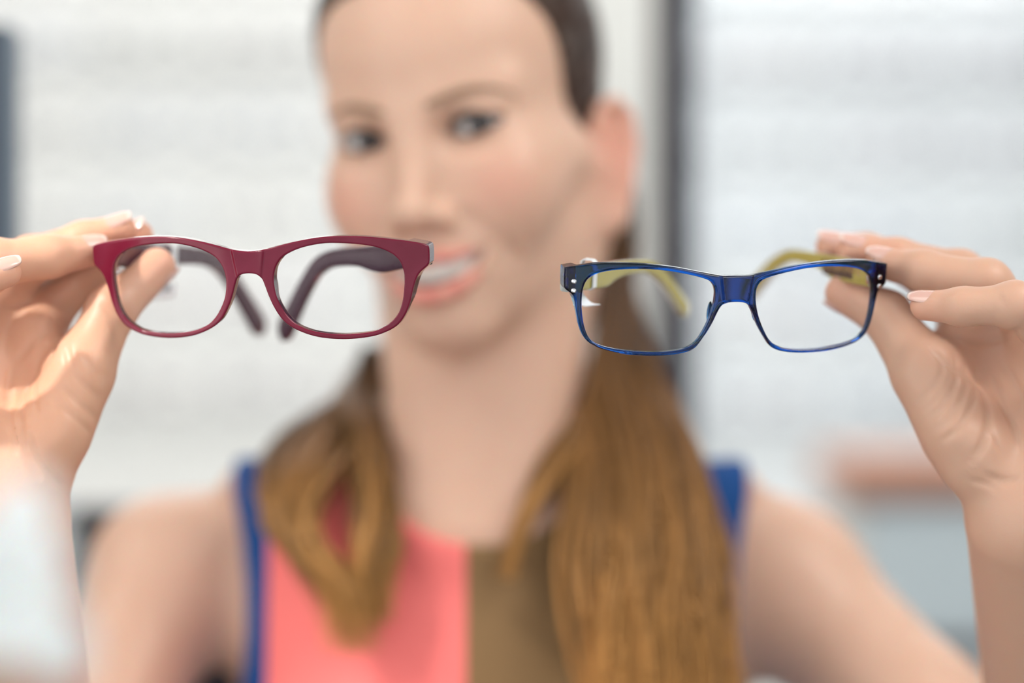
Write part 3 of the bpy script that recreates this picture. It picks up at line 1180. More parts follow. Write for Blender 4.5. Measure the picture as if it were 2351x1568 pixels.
SH = {'left': np.array([-0.191, 1.342, 1.318]), 'right': np.array([0.152, 1.338, 1.314])}
armf = Field(0.04)
for k in ('left', 'right'):
    s, e, w = SH[k], HANDS[k]['elbow'], HANDS[k]['wrist']
    armf.ell(s, (0.044, 0.048, 0.046), 0.03)
    m = s + (e - s) * 0.45
    armf.cone(s, m, 0.0410, 0.0375, 0.014)
    armf.cone(m, e, 0.0375, 0.0340, 0.012)
    fm_ = e + (w - e) * 0.3
    armf.cone(e, fm_, 0.0340, 0.0360, 0.02)
    armf.cone(fm_, w, 0.0360, 0.0240, 0.02)
    sd = np.array([0.010, 0, 0])
    armf.cone(fm_ + sd, w + sd * 0.9, 0.0310, 0.0215, 0.01)
    armf.cone(fm_ - sd, w - sd * 0.9, 0.0310, 0.0215, 0.01)

legf = Field(0.05)
for sx in (-1, 1):
    x = TX + sx * 0.085
    legf.cone((x, 1.355, 0.88), (x, 1.345, 0.50), 0.083, 0.053, 0.03)
    legf.cone((x, 1.345, 0.50), (x, 1.370, 0.30), 0.053, 0.054, 0.03)
    legf.cone((x, 1.370, 0.30), (x, 1.360, 0.08), 0.054, 0.034, 0.03)
    legf.ell((x, 1.300, 0.036), (0.040, 0.110, 0.034), 0.03)

body = Field(0.04)
for fld, k in ((trunk, 0.0), (neckf, 0.03), (armf, 0.0), (legf, 0.03)):
    for it in fld.items:
        body.add(it[0], it[1], it[2], max(it[3], k if fld is not trunk else it[3]), it[4])
body.add(HLO, HHI, head_field, 0.022)
for k in HANDS:
    los = np.min([i[0] for i in HF[k].items], 0)
    his = np.max([i[1] for i in HF[k].items], 0)
    body.add(los, his, HF[k], 0.016)

# ---- skin folds of the palms, found on the surface itself
FOLDS = []


def fold(pts, d0, depth, width, n=14):
    q = spline_open(np.array(pts, float), n)
    hits = [ray_hit(body, a, b, d0) for a, b in q]
    hits = [h for h in hits if h is not None]
    if len(hits) > 2:
        FOLDS.append((np.array(hits), depth * 1.55, width * 1.3))


if FINE:
    # image left hand: life line, thenar wrinkles, wrist creases, finger joints
    fold([(134, 770), (110, 830), (52, 900), (45, 980), (62, 1050), (100, 1110)], .93, .0012, .0014)
    fold([(150, 790), (165, 850), (200, 890), (232, 915)], .93, .0009, .0012)
    fold([(185, 805), (205, 835), (235, 860), (252, 870)], .93, .0007, .0010)
    fold([(140, 890), (175, 920), (210, 950), (225, 965)], .93, .0007, .0011)
    fold([(120, 915), (160, 950), (200, 985), (215, 1005)], .93, .0006, .0010)
    fold([(190, 815), (215, 850), (243, 885)], .93, .0006, .0009)
    fold([(95, 800), (85, 850), (78, 900), (85, 960)], .93, .0006, .0011)
    fold([(30, 830), (20, 900), (25, 980), (40, 1050)], .93, .0007, .0012)
    fold([(60, 985), (85, 1050), (130, 1105), (150, 1120)], .93, .0009, .0012)
    fold([(0, 700), (40, 700), (90, 695)], .93, .0007, .0011)
    fold([(40, 830), (70, 790), (110, 760), (130, 750)], .93, .0009, .0012)
    fold([(225, 690), (250, 712), (285, 728)], .93, .0005, .0009)
    # image right hand
    fold([(2130, 790), (2180, 840), (2245, 880), (2270, 940), (2262, 1010), (2235, 1055)], .93, .0012, .0014)
    for a, dpt, wdt in ((16, .0005, .0012), (34, .0004, .0009), (49, .0008, .0012), (72, .0004, .0012), (95, .0006, .0010)):
        fold([(2150 + a * 0.9, 800 + a * 0.35), (2147 + a, 850 + a * .5), (2112 + a * 1.0, 890 + a * .9), (2085 + a * .75, 912 + a * 1.1)], .93, dpt, wdt)
    fold([(2275, 850), (2300, 920), (2330, 980), (2345, 1030)], .93, .0008, .0012)
    fold([(2300, 830), (2330, 880), (2351, 930)], .93, .0007, .0012)
    fold([(2262, 940), (2285, 1000), (2305, 1050)], .93, .0006, .0011)
    fold([(2190, 760), (2240, 780), (2300, 775), (2350, 750)], .93, .0010, .0013)
    fold([(2290, 660), (2300, 690), (2310, 715)], .93, .0004, .0010)
    fold([(2250, 1085), (2300, 1105), (2351, 1100)], .93, .0008, .0014)
    fold([(2215, 1100), (2260, 1110), (2300, 1125)], .93, .0006, .0012)


def fold_depth(p):
    out = np.zeros(len(p))
    for hits, dep, wid in FOLDS:
        lo, hi = hits.min(0) - 3 * wid, hits.max(0) + 3 * wid
        m = np.nonzero(((p > lo) & (p < hi)).all(1))[0]
        if not len(m):
            continue
        q = p[m]
        dd = chain(q, hits, [0] * len(hits))
        # taper towards the ends
        e = np.minimum(vnorm(q - hits[0]), vnorm(q - hits[-1]))
        out[m] += dep * np.exp(-(dd / wid) ** 2) * np.clip(e / 0.006, 0.15, 1)
    return out


def body_fine(p):
    return body(p) + fold_depth(p)


S = 1.0 if FINE else 2.0
gx = grid_axis((-0.30, -0.265, 3e-3), (-0.265, -0.125, 1.0e-3 * S), (-0.125, 0.115, 1.9e-3 * S), (0.115, 0.265, 1.0e-3 * S), (0.265, 0.36, 3e-3))
gy = grid_axis((0.955, 1.115, 1.0e-3 * S), (1.115, 1.30, 1.8e-3 * S), (1.30, 1.50, 4e-3))
gz = grid_axis((-0.01, 1.08, 14e-3), (1.08, 1.25, 5e-3), (1.25, 1.35, 2.2e-3 * S), (1.35, 1.51, 1.1e-3 * S), (1.51, 1.70, 1.9e-3 * S))
BV, BF_ = surface_nets(body, gx, gy, gz, B=8, slack=1.5, project=2, fproj=body_fine)


def skin_colours(V):
    c = np.tile(np.array([0.72, 0.470, 0.348]), (len(V), 1))
    q = to_head(V)
    s = sym(q)
    near = (vnorm(V - HC) < 0.17)

    def blend(w, col):
        w = np.clip(w, 0, 1)[:, None]
        c[:] = c * (1 - w) + np.array(col) * w
    # hands are redder at the pads; the right one's weaker light is painted in
    hand = np.clip((1.14 - V[:, 1]) / 0.04, 0, 1)
    blend(hand * 0.9 * (V[:, 0] < 0), (0.72, 0.40, 0.265))
    blend(hand * 0.9 * (V[:, 0] > 0), (0.63, 0.385, 0.275))
    for h in HANDS.values():
        for pts, rs in list(h['fingers']) + [h['thumb']]:
            blend(np.exp(-(vnorm(V - pts[-1]) / 0.012) ** 2) * 0.55, (0.78, 0.36, 0.25))
    n = near.astype(float)
    blend(n * np.exp(-(vnorm((s - np.array([42, -8, -30])) / np.array([16, 30, 15]))) ** 2) * 0.55, (0.74, 0.33, 0.25))
    blend(n * np.exp(-(vnorm((s - np.array([72, -95, -28])) / np.array([18, 24, 36]))) ** 2) * 0.65, (0.74, 0.29, 0.22))  # red glow of light through the ears, put into the skin colour
    lip = np.minimum(chain(s, UPLIP, [3.0, 3.3, 3.0, 2.2, 1.4]), chain(s, LOLIP, [4.3, 4.3, 3.7, 2.5, 1.4]))
    blend(n * np.clip((1.0 - lip) / 1.2, 0, 1) * (q[:, 1] > -12), (0.72, 0.23, 0.20))
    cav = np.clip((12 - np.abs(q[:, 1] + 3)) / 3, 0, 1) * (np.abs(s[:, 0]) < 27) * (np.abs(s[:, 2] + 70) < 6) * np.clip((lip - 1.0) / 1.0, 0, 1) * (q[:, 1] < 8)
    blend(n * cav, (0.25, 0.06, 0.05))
    # eye make-up around the lids
    e = s - np.array([31, 1, 1.5])
    blend(n * np.exp(-(vnorm(e / np.array([17, 14, 8]))) ** 2) * 0.75 * (q[:, 1] > -25), (0.33, 0.16, 0.11))
    return c


person = mesh_obj('person', BV, BF_, M_SKIN, None, colors=skin_colours(BV), origin=(TX, 1.35, 0))
tag(person, 'smiling woman with long caramel hair in a sleeveless colour-block dress, holding out both pairs', 'person')
print('body', len(BV))

# ---- eyes, lids' lashes, brows, teeth
def ball(name, c, r, look, mats, parent):
    bm = bmesh.new()
    bmesh.ops.create_uvsphere(bm, u_segments=40, v_segments=48, radius=r)
    V = np.array([v.co[:] for v in bm.verts])
    F = [tuple(v.index for v in f.verts) for f in bm.faces]
    bm.free()
    look = np.asarray(look) / np.linalg.norm(look)
    ang = np.degrees(np.arccos(np.clip(V[:, 2] / r, -1, 1)))
    fa = np.array([ang[list(f)].mean() for f in F])
    fm = np.where(fa < 11, 2, np.where(fa < 29, 1, 0))
    R = np.array(Vector(look).to_track_quat('Z', 'Y').to_matrix())
    return mesh_obj(name, V @ R.T + c, F, mats, parent, fmat=fm, origin=c)


for sx in (-1, 1):
    c = from_head((sx * EYE[0], EYE[1], EYE[2]))
    ball('eye', c, 0.0123, np.array([0.0, 0, CAM_Z]) - c + np.array([0.0, 0, 0.02]), [M_SCLERA, M_IRIS, M_PUPIL], person)
    # upper lashes
    pts = []
    for a in np.linspace(-14.2, 15.5, 16):
        z = math.sqrt(23.0 ** 2 - a * a) + 5.6 - 23.0 + 0.10 * a
        y = -12 + math.sqrt(max(13.9 ** 2 - a * a - z * z, 0.5)) + 0.6
        pts.append((sx * (31 + a), y, z + 0.2))
    pts = np.array(pts)
    rad = 0.001 * np.array([0.7 + 1.1 * math.sin(math.pi * min(1, (i + 1) / 13)) for i in range(16)])
    rad[-1] = 0.0003
    V, F = tube_mesh(from_head(pts), rad, 8)
    mesh_obj('eyelashes', V, F, M_LASH, person, origin=c)
    pts = []
    for a in np.linspace(-11, 14.5, 12):
        z = -(math.sqrt(28.0 ** 2 - a * a) + 4.4 - 28.0) + 0.10 * a
        y = -12 + math.sqrt(max(13.8 ** 2 - a * a - z * z, 0.5)) + 0.2
        pts.append((sx * (31 + a), y, z - 0.1))
    V, F = tube_mesh(from_head(np.array(pts)), 0.0006, 6)
    mesh_obj('eyelashes', V, F, M_LASH, person, origin=c)
    # brow, laid on the surface
    q = spline_open(np.array([(12, 30, 13.5), (22, 30, 16.8), (33, 30, 18.6), (44, 20, 17.0), (52, 10, 12.0)], float), 20)
    base = []
    for a, y, z in q:
        yy = 20.0
        while head_mm(np.array([[sx * a, yy, z]]))[0] > 0.3 and yy > -60:
            yy -= 0.4
        base.append((sx * a, yy, z))
    base = np.array(base)
    w = 2.1 * np.array([0.75 + 0.3 * math.sin(math.pi * min(1, i / 12)) if i < 9 else 1.05 * (1 - (i - 8) / 13) for i in range(20)])
    V, F = tube_mesh(from_head(base), w / 1000, 10, flat=0.35, up=tuple(HEAD_R @ np.array([0, 1.0, 0.15])))
    mesh_obj('eyebrow', V, F, M_BROW, person, origin=from_head(base[8]))

# upper teeth: one arch with a bulge per tooth
V, F = [], []
nu, nv = 61, 9
for i in range(nu):
    u = -27 + 54 * i / (nu - 1)
    arc = 10.0 - 0.020 * u * u
    tw = 8.2 if abs(u) < 8.4 else 6.6
    ph = (abs(u) / tw) % 1 if abs(u) < 8.2 else ((abs(u) - 8.2) / 6.6) % 1
    bul = math.sin(math.pi * ph) ** 0.5
    low = -74.6 + 0.35 * (abs(u) > 8.2) + 0.0085 * u * u + 0.9 * (1 - bul)
    for j in range(nv):
        v = j / (nv - 1)
        V.append((u, arc - 1.4 + 1.4 * bul + 1.2 * v * v * -1, -62 + (low + 62) * v))
for i in range(nu - 1):
    for j in range(nv - 1):
        F.append((i * nv + j, i * nv + j + 1, (i + 1) * nv + j + 1, (i + 1) * nv + j))
b = len(V)
V += [(x, y - 4, z) for x, y, z in V]
F += [tuple(i + b for i in f)[::-1] for f in F]
for i in range(nu - 1):
    F.append((i * nv + nv - 1, i * nv + nv - 1 + b, (i + 1) * nv + nv - 1 + b, (i + 1) * nv + nv - 1))
    F.append((i * nv, (i + 1) * nv, (i + 1) * nv + b, i * nv + b))
mesh_obj('teeth', from_head(np.array(V)), F, M_TEETH, person, origin=from_head((0, 0, -70)))

# ---- finger nails
def nail(tip, prev, dors, r, length, width, over, parent):
    a = tip - prev
    a /= np.linalg.norm(a)
    n = dors - a * (dors @ a)
    n /= np.linalg.norm(n)
    b = np.cross(n, a)
    V, C = [], []
    ni, nj = 22, 13
    for i in range(ni):
        s = i / (ni - 1)
        sa = -length * 0.55 + s * length
        wd = width * (0.80 + 0.2 * math.sin(math.pi * min(1, s * 1.2)))
        if s < 0.18:
            wd *= math.sqrt(1 - ((0.18 - s) / 0.19) ** 2)
        if s > 0.78:
            wd *= math.sqrt(max(0.03, 1 - ((s - 0.78) / 0.23) ** 2))
        lift = r + 0.00035 - max(0, sa - 0.001) ** 2 * 28 - max(0, -sa - 0.004) * 0.06
        for j in range(nj):
            t = (j / (nj - 1) - 0.5)
            ph = t * wd / (r * 0.95)
            V.append(tip + a * sa + n * (lift - r * 0.95 * (1 - math.cos(ph))) + b * (r * 0.95 * math.sin(ph)))
            f = 0.6 * np.clip((s - 0.86) / 0.05, 0, 1)
            C.append(np.array([0.74, 0.44, 0.37]) * (1 - f) + np.array([0.84, 0.74, 0.68]) * f)
    F = []
    for i in range(ni - 1):
        for j in range(nj - 1):
            F.append((i * nj + j, (i + 1) * nj + j, (i + 1) * nj + j + 1, i * nj + j + 1))
    m = len(V)
    V2 = [v - n * 0.00055 for v in V]
    F2 = [tuple(x + m for x in f)[::-1] for f in F]
    edge = [i * nj for i in range(ni)] + [(ni - 1) * nj + j for j in range(1, nj)] + [i * nj + nj - 1 for i in range(ni - 2, -1, -1)] + [j for j in range(nj - 2, 0, -1)]
    Fe = [(edge[k], edge[k] + m, edge[(k + 1) % len(edge)] + m, edge[(k + 1) % len(edge)]) for k in range(len(edge))]
    o = mesh_obj('fingernail', np.array(V + V2), F + F2 + Fe, M_NAIL, parent, colors=np.array(C + C), origin=tip)
    return o


for h in HANDS.values():
    for (pts, rs), dn in zip(h['fingers'], h['dors']):
        nail(pts[-1], pts[-2], dn, rs[-1] * 1.02, 0.0150, 0.0118, 0.003, person)
    pts, rs = h['thumb']
    nail(pts[-1], pts[-2], h['tdors'], rs[-1] * 1.02, 0.0165, 0.0135, 0.003, person)

# ---- dress: the trunk, a few millimetres out, cut at neckline and armholes
trunk_all = Field(0.05)
for fld, k in ((trunk, 0.0), (neckf, 0.03), (armf, 0.0)):
    for it in fld.items:
        trunk_all.add(it[0], it[1], it[2], max(it[3], k), it[4])
for it in legf.items:
    trunk_all.add(it[0], it[1], it[2], 0.03)


def dress_f(p):
    d = trunk_all(p) - 0.0045
    x = p[:, 0] - TX
    z = p[:, 2]
    y = p[:, 1]
    ax = np.abs(x)
    # skirt: a flared cone from the hip down to the knee
    sk = np.sqrt((x / 1.25) ** 2 + (y - 1.355) ** 2) - (0.128 + np.clip(0.95 - z, 0, 1) * 0.12)
    sk = np.maximum(np.maximum(sk, z - 0.95), 0.52 - z) * 0.8
    d = smin(d, sk, 0.03)
    d = np.maximum(d, 0.52 - z)
    # neckline: lower in front, to the base of the neck at the sides
    neck = np.sqrt((x + 0.004) ** 2 / 0.0060 + (z - 1.432) ** 2 / 0.0078) - 1.0
    d = np.maximum(d, np.maximum(-neck * 0.075, np.where(y < 1.355, -1, z - 1.398)))
    # armholes
    xl = np.where(x < 0, 0.1385, 0.1400)
    zz = np.clip((z - 1.24) / 0.13, 0, 1)
    lim = xl - 0.008 * np.sin(np.pi * zz)
    d = np.where(z > 1.215, np.maximum(d, ax - lim), np.where(z > 1.0, np.maximum(d, ax - 0.150), d))
    d = np.maximum(d, np.where((z > 1.0), 1.19 - y, -1))
    return d


dx_ = grid_axis((-0.32, -0.17, 6e-3), (-0.17, 0.15, 3.0e-3), (0.15, 0.30, 6e-3))
dy_ = grid_axis((1.18, 1.36, 3e-3), (1.36, 1.56, 6e-3))
dz_ = grid_axis((0.48, 1.15, 14e-3), (1.15, 1.42, 3e-3))
DV, DF = surface_nets(dress_f, dx_, dy_, dz_, B=8, slack=1.6, project=1)


def split_panels(V, F):
    bm = bmesh.new()
    vs = [bm.verts.new(v) for v in V]
    for f in F:
        try:
            bm.faces.new([vs[i] for i in f])
        except ValueError:
            pass
    for x in XB:
        bmesh.ops.bisect_plane(bm, geom=bm.verts[:] + bm.edges[:] + bm.faces[:], plane_co=(x, 0, 0), plane_no=(1, 0, 0), dist=1e-6)
    bm.verts.index_update()
    V2 = np.array([v.co[:] for v in bm.verts])
    F2 = [tuple(v.index for v in f.verts) for f in bm.faces]
    bm.free()
    return V2, F2


XB = (P(604, 0, 1.27)[0], P(1070, 0, 1.262)[0], P(1602, 0, 1.262)[0])
PV, PF = split_panels(DV, DF)
cen = np.array([PV[list(f)].mean(0) for f in PF])
front = cen[:, 1] < 1.345
lab = np.where(front & (cen[:, 0] > XB[0]) & (cen[:, 0] < XB[1]), 1, np.where(front & (cen[:, 0] >= XB[1]) & (cen[:, 0] < XB[2]), 2, 0))


def sub(name, k, m, parent):
    fs = [PF[i] for i in np.nonzero(lab == k)[0]]
    used = sorted({i for f in fs for i in f})
    mp = {u: i for i, u in enumerate(used)}
    return mesh_obj(name, PV[used], [tuple(mp[i] for i in f) for f in fs], m, parent, origin=(TX, 1.3, 1.2))


dress = sub('dress', 0, M_BLUE, person)
dress['label'] = 'sleeveless colour-block dress'
o = sub('coral_panel', 1, M_CORAL, dress)
o['label'] = 'coral pink front panel'
o = sub('taupe_panel', 2, M_TAUPE, dress)
o['label'] = 'taupe brown front panel'
for sx in (-1, 1):
    x = TX + sx * 0.085
    sf = lambda p, x=x: np.maximum(ell(p, (x, 1.298, 0.036), (0.045, 0.118, 0.040)), np.maximum(-(p[:, 2] - 0.0), p[:, 2] - (0.035 + np.clip(p[:, 1] - 1.33, 0, 1) * 0.4)))
    V, F = surface_nets(sf, np.arange(x - 0.06, x + 0.06, 5e-3), np.arange(1.16, 1.44, 5e-3), np.arange(-0.01, 0.12, 5e-3), project=1)
    mesh_obj('shoe', V, F, M_SHOE, person, origin=(x, 1.3, 0))

# ---- hair
HROOT = np.array([0.040, 0.022, 0.016])
HMID = np.array([0.30, 0.145, 0.050])
HEND = np.array([0.72, 0.37, 0.11])

HAIRLINE = np.array([(0, 78), (-14, 73), (-32, 62), (-42, 47), (-51, 26), (-61, 4), (-72, -14), (-78, -22), (-81, -6), (-88, 2), (-102, 2), (-110, -8), (-110, -36),
                     (-112, -60), (-118, -84), (-230, -84), (-230, 170), (0, 170)], float)


def hair_region(q):
    return poly_sdf(np.c_[q[:, 1], q[:, 2]], HAIRLINE)


def cap_f(p):
    q = to_head(p)
    d = head_skull(q) - 2.6
    return np.maximum(d, hair_region(q)) / 1000.0


def head_skull(q):
    s = sym(q)
    d = cranium_mm(s)
    d = smin(d, ell(s, (0, -42, -26), (57, 49, 70)), 24)
    return smin(d, rcone(s, (0, -92, -20), (0, -92, -90), 54, 54), 20)


V, F = surface_nets(cap_f, np.arange(HC[0] - 0.15, HC[0] + 0.16, 3.2e-3), np.arange(HC[1] - 0.14, HC[1] + 0.18, 3.2e-3), np.arange(HC[2] - 0.14, HC[2] + 0.15, 3.2e-3), project=1)
hair = mesh_obj('hair', V, F, M_HAIR, person, colors=np.tile(HROOT * 1.6, (len(V), 1)), origin=from_head((0, -90, 40)))
hair['label'] = 'dark hair swept back, caramel in its long ends'

wear = Field(0.05)
for it in trunk.items:
    wear.items.append(it)
for fld in (neckf, armf):
    for it in fld.items:
        wear.add(it[0], it[1], it[2], 0.02)


def push_out(pts, gap):
    sh = pts.shape
    q = pts.reshape(-1, 3).copy()
    for _ in range(4):
        d = np.minimum(fp_eval(wear, q), 0.05)
        m = np.nonzero(d < gap)[0]
        if not len(m):
            break
        g = fgrad(wear, q[m], 0.001)
        g /= np.maximum(vnorm(g), 1e-6)[:, None]
        g[:, 1] -= 0.4
        g /= np.maximum(vnorm(g), 1e-6)[:, None]
        q[m] += g * (gap - d)[m][:, None] * 0.9
        q = q.reshape(sh)
        for _s in range(2):
            q[:, 1:-1] = 0.25 * q[:, :-2] + 0.5 * q[:, 1:-1] + 0.25 * q[:, 2:]
        q = q.reshape(-1, 3)
    return q.reshape(sh)


def strands(name, paths, rad, cols, parent):
    """paths (n, m, 3), rad (n, m), cols (n, m, 3) -> one mesh of thin four-sided locks"""
    n, m = paths.shape[:2]
    t = np.gradient(paths, axis=1)
    t /= np.linalg.norm(t, axis=-1, keepdims=True) + 1e-9
    u = np.array([0.2, 0.9, 0.3])
    s = np.cross(t, u)
    s /= np.linalg.norm(s, axis=-1, keepdims=True) + 1e-9
    w = np.cross(s, t)
    ring = np.stack([paths + rad[..., None] * s, paths + rad[..., None] * w, paths - rad[..., None] * s, paths - rad[..., None] * w], 2)
    V = ring.reshape(-1, 3)
    base = (np.arange(n)[:, None] * m + np.arange(m - 1)) * 4
    F = []
    for j in range(4):
        k = (j + 1) % 4
        F.append(np.stack([base + j, base + k, base + 4 + k, base + 4 + j], -1).reshape(-1, 4))
    F = np.concatenate(F)
    C = np.repeat(cols[:, :, None, :], 4, 2).reshape(-1, 3)
    return mesh_obj(name, V, F, M_HAIR, parent, colors=C, origin=tuple(paths.reshape(-1, 3).mean(0)))


rg = np.random.default_rng(11)


def lock_sheet(name, rows, n, m, depth, wave, gapr, tsel=None, taper=0.35, rad=0.0008, mid=0.35, tint=1.0, clump=0.55, frizz=0.0, lens_=(0.35, 0.72), freq=2.1):
    rows = np.array(rows, float)
    k = spline_open(rows, m)
    t = rg.uniform(0, 1, n) if tsel is None else tsel(n)
    # clump the strands into locks
    nl = max(4, n // 28)
    cl = rg.uniform(0, 1, nl)
    ci = rg.integers(0, nl, n)
    t = np.clip(t * (1 - clump) + cl[ci] * clump, 0, 1)
    sgm = np.linspace(0, 1, m)
    cph = rg.uniform(0, 6.28, nl)[ci]
    camp = rg.uniform(0.5, 1.3, nl)[ci]
    cfr = rg.uniform(0.8, 1.25, nl)[ci]
    wv = wave * camp[:, None] * np.clip(sgm * 1.6 - 0.2, 0, 1) * np.sin(cph[:, None] + 6.28 * cfr[:, None] * sgm * freq + t[:, None] * 1.5)
    wd = 0.7 * wave * camp[:, None] * np.clip(sgm * 1.6 - 0.2, 0, 1) * np.cos(cph[:, None] + 6.28 * cfr[:, None] * sgm * freq)
    x = k[:, 1] + (k[:, 2] - k[:, 1]) * t[:, None] + wv + frizz * rg.normal(0, 1, n)[:, None] * sgm ** 1.5
    dd = rg.normal(0, 0.35, n)[:, None] * depth - depth * 0.8 * np.sqrt(np.clip(1 - (2 * t[:, None] - 1) ** 2, 0, 1)) * np.ones(m)
    d = k[:, 3] + dd + wd / FPX * 1.2
    ln = np.where(rg.uniform(size=n) < lens_[0], rg.uniform(lens_[1], 1.0, n), 1.0)[:, None]
    y = k[0, 0] + (np.interp((sgm * ln).ravel(), sgm, k[:, 0]).reshape(n, m) - k[0, 0])
    xx = np.empty_like(x)
    ddd = np.empty_like(x)
    for i in range(n):
        xx[i] = np.interp(sgm * ln[i], sgm, x[i])
        ddd[i] = np.interp(sgm * ln[i], sgm, d[i])
    pts = np.stack([(xx - W_IMG / 2) / FPX * ddd, ddd, CAM_Z + (H_IMG / 2 - y) / FPX * ddd], -1)
    gap = 0.0055 + np.abs(rg.normal(0, 0.005, n))
    pts = push_out(pts, np.repeat(gap, m))
    r = rad * rg.uniform(0.7, 1.4, n)[:, None] * np.minimum(1, (1 - sgm) / taper + 0.08) * np.minimum(1, 0.6 + sgm * 4)
    var = rg.uniform(0.42, 1.35, nl)[ci] * rg.uniform(0.85, 1.15, n)
    g = np.clip(sgm[None] * ln + rg.normal(0, .08, n)[:, None], 0, 1)
    a = np.clip(g / mid, 0, 1)[..., None]
    b = np.clip((g - mid) / (1 - mid), 0, 1)[..., None]
    c = (HROOT * 1.3 * (1 - a) + HMID * a) * (1 - b) + HEND * b
    c = c * var[:, None, None] * tint
    return strands(name, pts, r, c, hair)


RIGHT_ROWS = [(440, 1325, 1410, 1.335), (600, 1272, 1448, 1.335), (800, 1262, 1500, 1.328), (950, 1285, 1568, 1.300), (1100, 1290, 1640, 1.270), (1250, 1290, 1668, 1.245),
              (1400, 1310, 1668, 1.225), (1600, 1330, 1700, 1.215), (1720, 1340, 1710, 1.215)]
lock_sheet('long_lock', RIGHT_ROWS, 2900, 60, 0.020, 30, 0, rad=0.00065, lens_=(0.6, 0.82), mid=0.36, freq=1.7, clump=0.5)
lock_sheet('long_lock', [(820, 1335, 1375, 1.31), (950, 1285, 1345, 1.285), (1080, 1220, 1300, 1.265), (1200, 1170, 1225, 1.252), (1330, 1140, 1180, 1.245)], 150, 40, 0.006, 5, 0, taper=0.5, mid=0.2, tint=1.1)
LEFT_A = [(830, 880, 925, 1.365), (905, 780, 900, 1.355), (985, 650, 850, 1.325), (1080, 598, 790, 1.285), (1180, 612, 720, 1.262), (1270, 665, 745, 1.252), (1370, 740, 850, 1.247), (1500, 770, 850, 1.245)]
lock_sheet('long_lock', LEFT_A, 650, 56, 0.016, 30, 0, frizz=22, lens_=(0.8, 0.6), clump=0.6, tint=0.85, mid=0.18, rad=0.00062)
LEFT_B = [(800, 868, 915, 1.36), (900, 835, 925, 1.345), (1000, 800, 912, 1.31), (1100, 790, 905, 1.28), (1220, 800, 905, 1.258), (1320, 810, 895, 1.25), (1430, 800, 890, 1.247)]
lock_sheet('long_lock', LEFT_B, 650, 50, 0.014, 20, 0, frizz=16, lens_=(0.8, 0.62), clump=0.6, tint=0.85, mid=0.22, rad=0.00062)

# strands over the skull, swept back to the nape
n, m = 2200, 30
cand = rg.uniform(-1, 1, (14000, 3))
cand /= np.linalg.norm(cand, axis=1)[:, None]
ctr = np.array([0, -86, 30.0])
st = []
for dvec in cand:
    if len(st) >= n:
        break
    q = ctr + dvec * 110
    lo, hi = 40.0, 140.0
    for _ in range(18):
        md = (lo + hi) / 2
        if head_skull((ctr + dvec * md)[None])[0] < 2.6:
            lo = md
        else:
            hi = md
    q = ctr + dvec * lo
    if hair_region(q[None])[0] < 1.0 and q[1] > -150 and q[2] > -40:
        st.append(q)
st = np.array(st)
n = len(st)
goal = np.array([0, -165, -30.0])
gl = goal - ctr
sg = np.linspace(0, 1, m)
a0 = (st - ctr) / np.linalg.norm(st - ctr, axis=1)[:, None]
gd = gl / np.linalg.norm(gl)
gds = gd + np.c_[np.sign(st[:, 0]) * 0.25 * rg.uniform(0, 1, n), np.zeros(n), rg.uniform(-.3, .3, n)]
gds /= np.linalg.norm(gds, axis=1)[:, None]
om = np.arccos(np.clip((a0 * gds).sum(1), -1, 1))
fr = np.minimum(1.0, 1.6 / np.maximum(om, .2))
tt = sg[None] * np.ones((n, 1))
mdr = a0 * 0.7 + np.array([0, -0.75, 0.45])
t3 = tt[..., None]
dirs = (1 - t3) ** 2 * a0[:, None] + 2 * t3 * (1 - t3) * mdr[:, None] + t3 ** 2 * gds[:, None]
dirs /= np.linalg.norm(dirs, axis=-1, keepdims=True)
lo = np.full((n, m), 40.0)
hi = np.full((n, m), 150.0)
lift = (2.9 + rg.uniform(0, 2.4, n))[:, None] * np.ones(m)
for _ in range(16):
    md = (lo + hi) / 2
    v = head_skull((ctr + dirs * md[..., None]).reshape(-1, 3)).reshape(n, m)
    ins = v < lift
    lo = np.where(ins, md, lo)
    hi = np.where(ins, hi, md)
loc_ = (ctr + dirs * lo[..., None])
okp = (hair_region(loc_.reshape(-1, 3)).reshape(n, m) < 2.0).all(1)
loc_, n, lift = loc_[okp], int(okp.sum()), lift[okp]
pth = from_head(loc_.reshape(-1, 3)).reshape(n, m, 3)
rr = 0.00075 * rg.uniform(.7, 1.3, n)[:, None] * np.minimum(1, 0.35 + sg * 5)[None]
cc = (HROOT[None] * rg.uniform(.8, 3.2, n)[:, None])[:, None, :] * np.ones((1, m, 1))
strands('swept_back_strands', pth, rr, cc, hair)

# ------------------------------------------------------------------ price tags on the temples
def ribbon(name, pts, width_dir, w, thick, m, parent):
    pts = np.asarray(pts, float)
    n = len(pts)
    t = np.gradient(pts, axis=0)
    t /= np.linalg.norm(t, axis=1)[:, None]
    wd = np.asarray(width_dir, float)
    wd = np.broadcast_to(wd, pts.shape) if wd.ndim == 1 else wd
    nr = np.cross(t, wd)
    nr /= np.linalg.norm(nr, axis=1)[:, None]
    w = np.broadcast_to(np.asarray(w, float), (n,))
    V = []
    for i in range(n):
        for a, b in ((-1, -1), (1, -1), (1, 1), (-1, 1)):
            V.append(pts[i] + wd[i] * w[i] / 2 * a + nr[i] * thick / 2 * b)
    F = []
    for i in range(n - 1):
        for j in range(4):
            k = (j + 1) % 4
            F.append((i * 4 + j, i * 4 + k, i * 4 + 4 + k, i * 4 + 4 + j))
    F += [(3, 2, 1, 0), (n * 4 - 4, n * 4 - 3, n * 4 - 2, n * 4 - 1)]
    return mesh_obj(name, np.array(V), F, m, parent, smooth=False, origin=tuple(pts.mean(0)))


